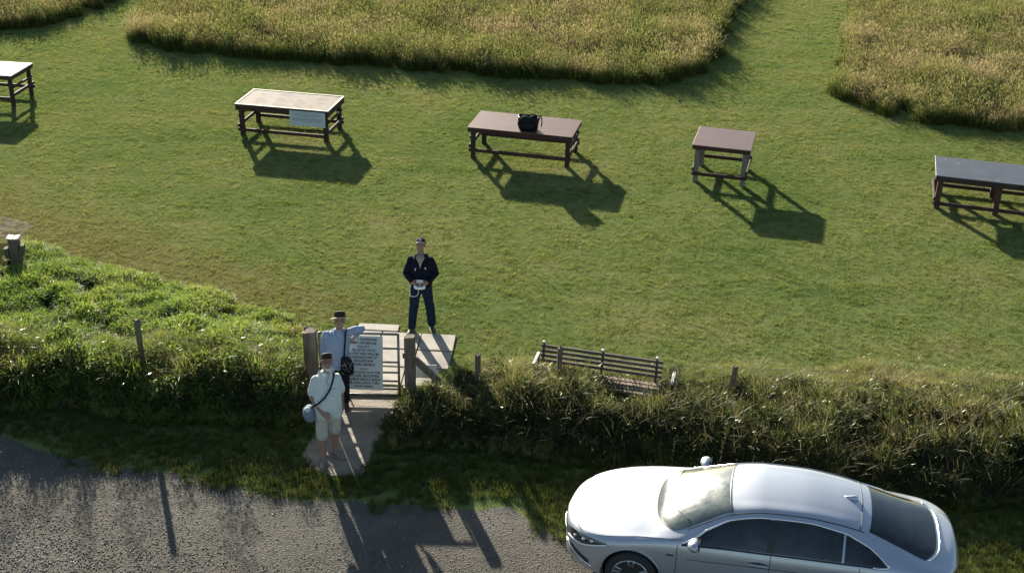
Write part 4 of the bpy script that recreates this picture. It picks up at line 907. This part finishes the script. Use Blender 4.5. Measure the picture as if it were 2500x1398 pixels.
def cap(HM, parent):
    R3 = HM.to_3x3(); T = lambda x, y, z: HM @ Vector((x, y, z)); m = MB(); rg = []
    for a_ in np.linspace(0, 1.45, 8): rg.append([T(math.cos(a_)*.088*math.cos(t), .012+math.cos(a_)*.106*math.sin(t), .045+math.sin(a_)*.095) for t in np.linspace(0, 2*math.pi, 21)[:-1]])
    m.loft(rg); c = m.build('cap', M['navy'], parent, True)
    m = MB(); U = np.linspace(-1.15, 1.15, 13); outer = []; inner = []
    for u in U: inner.append(T(.086*math.sin(u), .012-.100*math.cos(u), .058)); outer.append(T(.080*math.sin(u), .0-.105*math.cos(u)-.075*math.cos(u)**.6 if math.cos(u) > 0 else 0, .045-.015*math.cos(u)*0))
    vs = inner+outer; k = len(U); vs2 = [v-HM.to_3x3() @ Vector((0, 0, .006)) for v in vs]
    fs = [(i, i+1, k+i+1, k+i) for i in range(k-1)]; fs2 = [(2*k+k+i, 2*k+k+i+1, 2*k+i+1, 2*k+i) for i in range(k-1)]; fs3 = [(k+i, k+i+1, 3*k+i+1, 3*k+i) for i in range(k-1)]
    m.add(vs+vs2, fs+fs2+fs3); m.build('peak', M['straw'], c, True)  # peak of the navy cap coloured pale for the sun catching it
    m = MB(); m.add([T(-.028, -.098, .075), T(.028, -.098, .075), T(.024, -.084, .108), T(-.024, -.084, .108)], [(0, 1, 2, 3)]); m.build('badge', M['grey_p'], c)
    return c
cap(H1, pn_)
m = MB(); # hair at the sides
for q in (-1, 1): m.ell(H1 @ Vector((q*.072, .035, .015)), (.012, .045, .035), H1.to_3x3())
m.ell(H1 @ Vector((0, .085, .0)), (.06, .03, .045), H1.to_3x3()); m.build('hair', M['brow'], pn_, True)
# controller: held thing, its own object
rc = empty('radio_controller', (-1.60, 19.455, 1.02), 0); tag(rc, 'white handheld controller with looping cable in the navy clad person\'s hands', 'controller')
rc.rotation_euler = (R(28), 0, 0)
m = MB(); m.loft([rrect(0, 0, .085, .045, -.022), rrect(0, 0, .10, .055, -.012), rrect(0, 0, .102, .057, .010), rrect(0, 0, .09, .048, .022)]); m.build('case', M['plastic'], rc, True)
for q in (-1, 1):
    m = MB(); m.tube([(q*.05, 0, .02), (q*.05, .0, .05)], .008, 8); m.ell((q*.05, 0, .055), (.014, .014, .01)); m.build('stick', M['plastic_k'], rc, True)
    m = MB(); m.box((q*.024, .0, .024), (.022, .07, .006), bev=.002); m.build('panel', M['plastic_k'], rc)
m = MB(); m.box((0, .065, .05), (.13, .012, .085), Matrix.Rotation(R(-15), 3, 'X'), .006); m.build('screen_back', M['plastic'], rc)
m = MB(); m.tube([(-.06, .05, .01), (-.13, .06, .02), (-.17, .03, -.04), (-.185, .0, -.13), (-.17, -.02, -.21), (-.185, -.02, -.235), (-.15, -.03, -.255), (-.09, -.03, -.26), (-.04, -.02, -.22), (-.025, -.01, -.12), (-.03, .0, -.02)], .0045, 6); m.build('cable', M['plastic'], rc, True)

# --- stout man in white shirt and shorts on the path
pw_ = empty('person', (-2.66, 15.66, 0), R(12)); tag(pw_, 'white bearded person in white shirt and shorts standing on the path', 'person')
pw_.scale = (.86, .92, 1)
H2 = headM((.03, -.03, 1.645), R(33), R(4))
bd = MB(); limb(bd, [(.01, .02, 1.40), (.02, .0, 1.55)], [.066, .064]); torso(bd, [(.84, 0, 0, .17, .13), (1.0, 0, -.02, .19, .16), (1.2, 0, -.01, .19, .15), (1.34, 0, .01, .16, .11), (1.41, 0, .02, .07, .06)]); add_head(bd, H2, 1.04)
SL, SR = (.175, .02, 1.365), (-.175, .03, 1.35)
ER = (-.262, -.03, 1.10); WRt = (-.10, -.25, .935); EL = (.245, .06, 1.12); WL = (.255, .06, .88)
limb(bd, [SR, ER, WRt], [.058, .047, .033]); limb(bd, [SL, EL, WL], [.055, .045, .032])
F1 = (-.13, -.14, .09); F2 = (.10, .07, .09)
limb(bd, [(-.10, -.01, .86), (-.12, -.07, .50), (-.125, -.08, .33), F1], [.09, .062, .062, .040]); limb(bd, [(.10, 0, .86), (.10, .03, .50), (.10, .06, .33), F2], [.09, .062, .062, .040])
hand(bd, WRt, (.75, -.45, -.45), (-.2, .75, -.5), (0, -.3, 1), .55); hand(bd, WL, (-.05, -.12, -1), (-1, 0, 0), (0, -1, 0), .45)
remeshed('body', bd, M['skin_red'], pw_, .0055, 2); face_bits(H2, pw_, 1.04)
sh = MB(); torso(sh, [(.78, 0, -.005, .235, .185), (.84, 0, -.01, .24, .20), (1.0, 0, -.025, .245, .225), (1.15, 0, -.02, .24, .21), (1.3, 0, .0, .225, .17), (1.38, 0, .02, .19, .135), (1.44, .0, .025, .145, .105), (1.485, .01, .02, .10, .085), (1.51, .01, .02, .076, .072)])
limb(sh, [SR, (-.248, .0, 1.17)], [.078, .080]); limb(sh, [SL, (.235, .045, 1.17)], [.078, .080])
sh_o = remeshed('shirt', sh, M['shirt_w'], pw_, .009, 4, .012, 6, 9)
m = MB()
for q in (-1, 1): m.add([(q*.01, -.15, 1.39), (q*.07, -.085, 1.515), (q*.11, .03, 1.52), (q*.14, .03, 1.47), (q*.12, -.12, 1.43), (q*.06, -.165, 1.36)], [(0, 1, 4, 5), (1, 2, 3, 4)] if q > 0 else [(5, 4, 1, 0), (4, 3, 2, 1)])
m.build('collar', M['shirt_w'], sh_o)
m = MB(); m.box((.10, -.19, 1.24), (.11, .02, .12), Matrix.Rotation(.25, 3, 'Z'), .006); m.build('pocket', M['shirt_w'], sh_o)
so2 = MB(); torso(so2, [(.74, 0, 0, .195, .15), (.82, 0, 0, .21, .165), (.90, 0, 0, .2, .15)])
limb(so2, [(-.105, -.01, .76), (-.125, -.06, .47)], [.118, .100]); limb(so2, [(.11, .01, .76), (.11, .03, .51)], [.118, .100]); 
remeshed('shorts', so2, M['shorts'], pw_, .009, 4, .009, 7, 5)
shoe(pw_, (F1[0], F1[1]-.03, 0), -.15, M['shoe_g']); shoe(pw_, (F2[0], F2[1]-.02, 0), .75, M['shoe_g'])
for f in (F1, F2): m = MB(); m.tube([(f[0], f[1], .07), (f[0], f[1]+.0, .125)], [.050, .047], 12); m.build('sock', M['shoe_g'], pw_, True)
bm_ = MB(); T = lambda x, y, z: H2 @ Vector((x*1.04, y*1.04, z*1.04)); R3 = H2.to_3x3()
bm_.ell(T(0, -.056, -.098), (.042, .036, .034), R3); bm_.ell(T(.045, -.03, -.075), (.018, .034, .034), R3); bm_.ell(T(-.045, -.03, -.075), (.018, .034, .034), R3); bm_.ell(T(0, -.090, -.046), (.028, .009, .007), R3)
remeshed('beard', bm_, M['beard'], pw_, .005, 2, .004, 30)
m = MB()
for q in (-1, 1): m.ell(T(q*.074, .03, .0), (.012, .04, .035), R3)
m.ell(T(0, .088, -.01), (.062, .028, .045), R3); m.build('hair', M['beard'], pw_, True)
def hat(HM, parent, brimr, crown, cz, drop, dark_crown=True, lit='straw'):
    T = lambda x, y, z: HM @ Vector((x, y, z)); m = MB(); rg = []
    for (r_, z) in [(1.0, 0), (1.0, cz*.55), (.95, cz*.88), (.80, cz), (.45, cz*.96), (.1, cz*.9)]: rg.append([T(.086*r_*crown*math.cos(t), .012+.104*r_*crown*math.sin(t), .05+z) for t in np.linspace(0, 2*math.pi, 25)[:-1]])
    m.loft(rg); c = m.build('hat', M['hat_d'], parent, True)
    m = MB(); rg = []
    for k, (r_, z) in enumerate([(0, 0.0), (.4, -.004), (.8, -drop*.6), (1.0, -drop), (1.0, -drop-.006), (.8, -drop*.6-.006), (.4, -.01), (0, -.006)]):
        rg.append([T((.084*crown+(brimr)*r_)*math.cos(t), .012+(.102*crown+(brimr)*r_)*math.sin(t), .056+z*(1+.35*math.cos(2*t))) for t in np.linspace(0, 2*math.pi, 33)[:-1]])
    m.loft(rg, False); m.build('brim', M[lit], c, True)  # tan brim and crown top, sunlit edges put into the pale colour
    m = MB(); m.loft([[T(.087*r_*crown*math.cos(t), .012+.1045*r_*crown*math.sin(t), .05+z) for t in np.linspace(0, 2*math.pi, 25)[:-1]] for (r_, z) in [(.93, cz*.94), (.80, cz+.003), (.45, cz*.965+.002), (.1, cz*.93)]]); m.build('crown_top', M[lit], c, True)
    return c
hat(H2, pw_, .042, 1.06, .095, .006)
sb = empty('shoulder_bag', (-2.66, 15.66, 0), R(12)); tag(sb, 'blue grey shoulder bag slung across the white shirted person\'s hip', 'bag')
sb.scale = (.86, .92, 1)
b = MB(); b.loft([rrect(-.30, -.06, .06, .06, .73, pw=2.4), rrect(-.31, -.06, .09, .085, .76, wob=.02, pw=2.4), rrect(-.32, -.065, .105, .10, .84, wob=.03, pw=2.4), rrect(-.315, -.065, .10, .095, .92, wob=.03, pw=2.4), rrect(-.30, -.06, .07, .07, .965, pw=2.4), rrect(-.30, -.06, .02, .02, .97, pw=2.4)]); b.build('body', M['bag_blue'], sb, True)
b = MB(); b.ell((-.34, -.12, .95), (.055, .045, .04)); b.build('flap', M['shirt_w'], sb, True)
strp = [(-.29, -.06, .96), (-.235, -.17, 1.03), (-.16, -.232, 1.10), (-.05, -.252, 1.20), (.04, -.225, 1.31), (.10, -.155, 1.415), (.135, -.06, 1.49), (.14, .05, 1.49), (.10, .17, 1.38), (-.05, .22, 1.2), (-.2, .19, 1.06), (-.28, .05, .97)]
b = MB(); b.tube(strp, .016, 8, flat=.9); b.build('strap', M['black'], sb, True)

# --- person in blue shirt leaning on the gate
pb_ = empty('person', (-2.72, 17.12, 0), R(2)); tag(pb_, 'person in light blue shirt and brimmed hat leaning an arm on the gate', 'person')
zo = -.06
H3 = headM((.07, -.02, 1.62+zo), R(30), R(5))
bd = MB(); limb(bd, [(.04, .02, 1.38+zo), (.06, .0, 1.52+zo)], [.056, .053]); torso(bd, [(.86, 0, 0, .15, .10), (1.0, 0, 0, .155, .11), (1.2, .01, 0, .16, .115), (1.30, .03, .01, .15, .10), (1.37, .04, .02, .06, .055)]); add_head(bd, H3, .97)
SL, SR = (.19, .03, 1.40+zo), (-.145, .02, 1.35+zo); EL = (.385, .10, 1.425+zo); WL = (.275, .18, 1.245+zo); ER = (-.20, .02, 1.06+zo); WRt = (-.16, -.08, .83+zo)
limb(bd, [SL, EL, WL], [.047, .038, .028]); limb(bd, [SR, ER, WRt], [.047, .038, .028])
limb(bd, [(-.09, 0, .88), (-.10, -.01, .48), (-.10, .02, .09)], [.085, .056, .04]); limb(bd, [(.09, 0, .88), (.10, -.01, .48), (.11, .02, .09)], [.085, .056, .04])
hand(bd, WL, (-.6, .15, -.6), (-.3, .4, -1), (0, -1, .2), .45); hand(bd, WRt, (.1, -.1, -1), (1, 0, 0), (0, -1, 0), .5)
remeshed('body', bd, M['skin'], pb_, .0055, 2); face_bits(H3, pb_, .97)
sh = MB(); torso(sh, [(.80+zo, 0, 0, .19, .14), (.9+zo, 0, 0, .195, .145), (1.05+zo, 0, 0, .195, .15), (1.22+zo, .01, 0, .20, .145), (1.33+zo, .03, .01, .195, .13), (1.405+zo, .04, .02, .155, .105), (1.45+zo, .05, .02, .10, .085), (1.475+zo, .05, .02, .068, .066)])
limb(sh, [SL, EL, tuple(Vector(WL).lerp(Vector(EL), .12))], [.070, .060, .045]); limb(sh, [SR, ER, tuple(Vector(WRt).lerp(Vector(ER), .1))], [.078, .062, .045])
sh_o = remeshed('shirt', sh, M['shirt_b'], pb_, .009, 4, .011, 6, 21)
m = MB()
for q in (-1, 1): m.add([(.04+q*.008, -.115, 1.33+zo), (.04+q*.06, -.07, 1.46+zo), (.04+q*.09, .03, 1.465+zo), (.04+q*.12, .03, 1.42+zo), (.04+q*.10, -.10, 1.38+zo), (.04+q*.05, -.14, 1.31+zo)], [(0, 1, 4, 5), (1, 2, 3, 4)] if q > 0 else [(5, 4, 1, 0), (4, 3, 2, 1)])
m.build('collar', M['shirt_b'], sh_o)
tr = MB(); torso(tr, [(.78, 0, 0, .16, .12), (.86, 0, 0, .175, .125), (.92, 0, 0, .17, .12)]); limb(tr, [(-.09, 0, .82), (-.10, -.01, .48), (-.10, .02, .12)], [.10, .078, .068]); limb(tr, [(.09, 0, .82), (.10, -.01, .48), (.11, .02, .12)], [.10, .078, .068])
remeshed('trousers', tr, M['trousers'], pb_, .009, 4, .009, 7, 8)
shoe(pb_, (-.10, .0, 0), -.15, M['shoe']); shoe(pb_, (.11, .0, 0), .2, M['shoe'])
hat(H3, pb_, .062, 1.04, .10, .022)
m = MB()
for q in (-1, 1): m.ell(H3 @ Vector((q*.074, .02, .0)), (.012, .035, .04), H3.to_3x3())
m.ell(H3 @ Vector((0, .085, -.015)), (.06, .028, .05), H3.to_3x3()); m.build('hair', M['brow'], pb_, True)
sb = empty('shoulder_bag', (-2.72, 17.12, 0), R(2)); tag(sb, 'black speckled shoulder bag hanging from the blue shirted person\'s shoulder', 'bag')
b = MB(); b.loft([rrect(.17, -.17, .07, .03, .71), rrect(.17, -.175, .10, .045, .73, wob=.03), rrect(.175, -.175, .105, .05, .82, wob=.03), rrect(.16, -.17, .085, .042, .95, wob=.03), rrect(.15, -.17, .06, .03, 1.0)]); b.build('body', M['bag_k'], sb, True)
sp = MB()
for k in range(26): sp.ell((.17+random.uniform(-.08, .08), -.222+random.uniform(-.002, .004), .74+random.uniform(0, .2)), (.007, .004, .005), seg=6, rn=4)
sp.build('flecks', M['grey_p'], sb)
b = MB(); b.tube([(.13, -.17, .99), (.135, -.172, 1.10), (.145, -.17, 1.20), (.155, -.14, 1.30), (.155, -.07, 1.385), (.155, .03, 1.41), (.14, .13, 1.32), (.12, .16, 1.15), (.10, .15, 1.0), (.12, .02, .95)], .013, 8); b.build('strap', M['black'], sb, True)
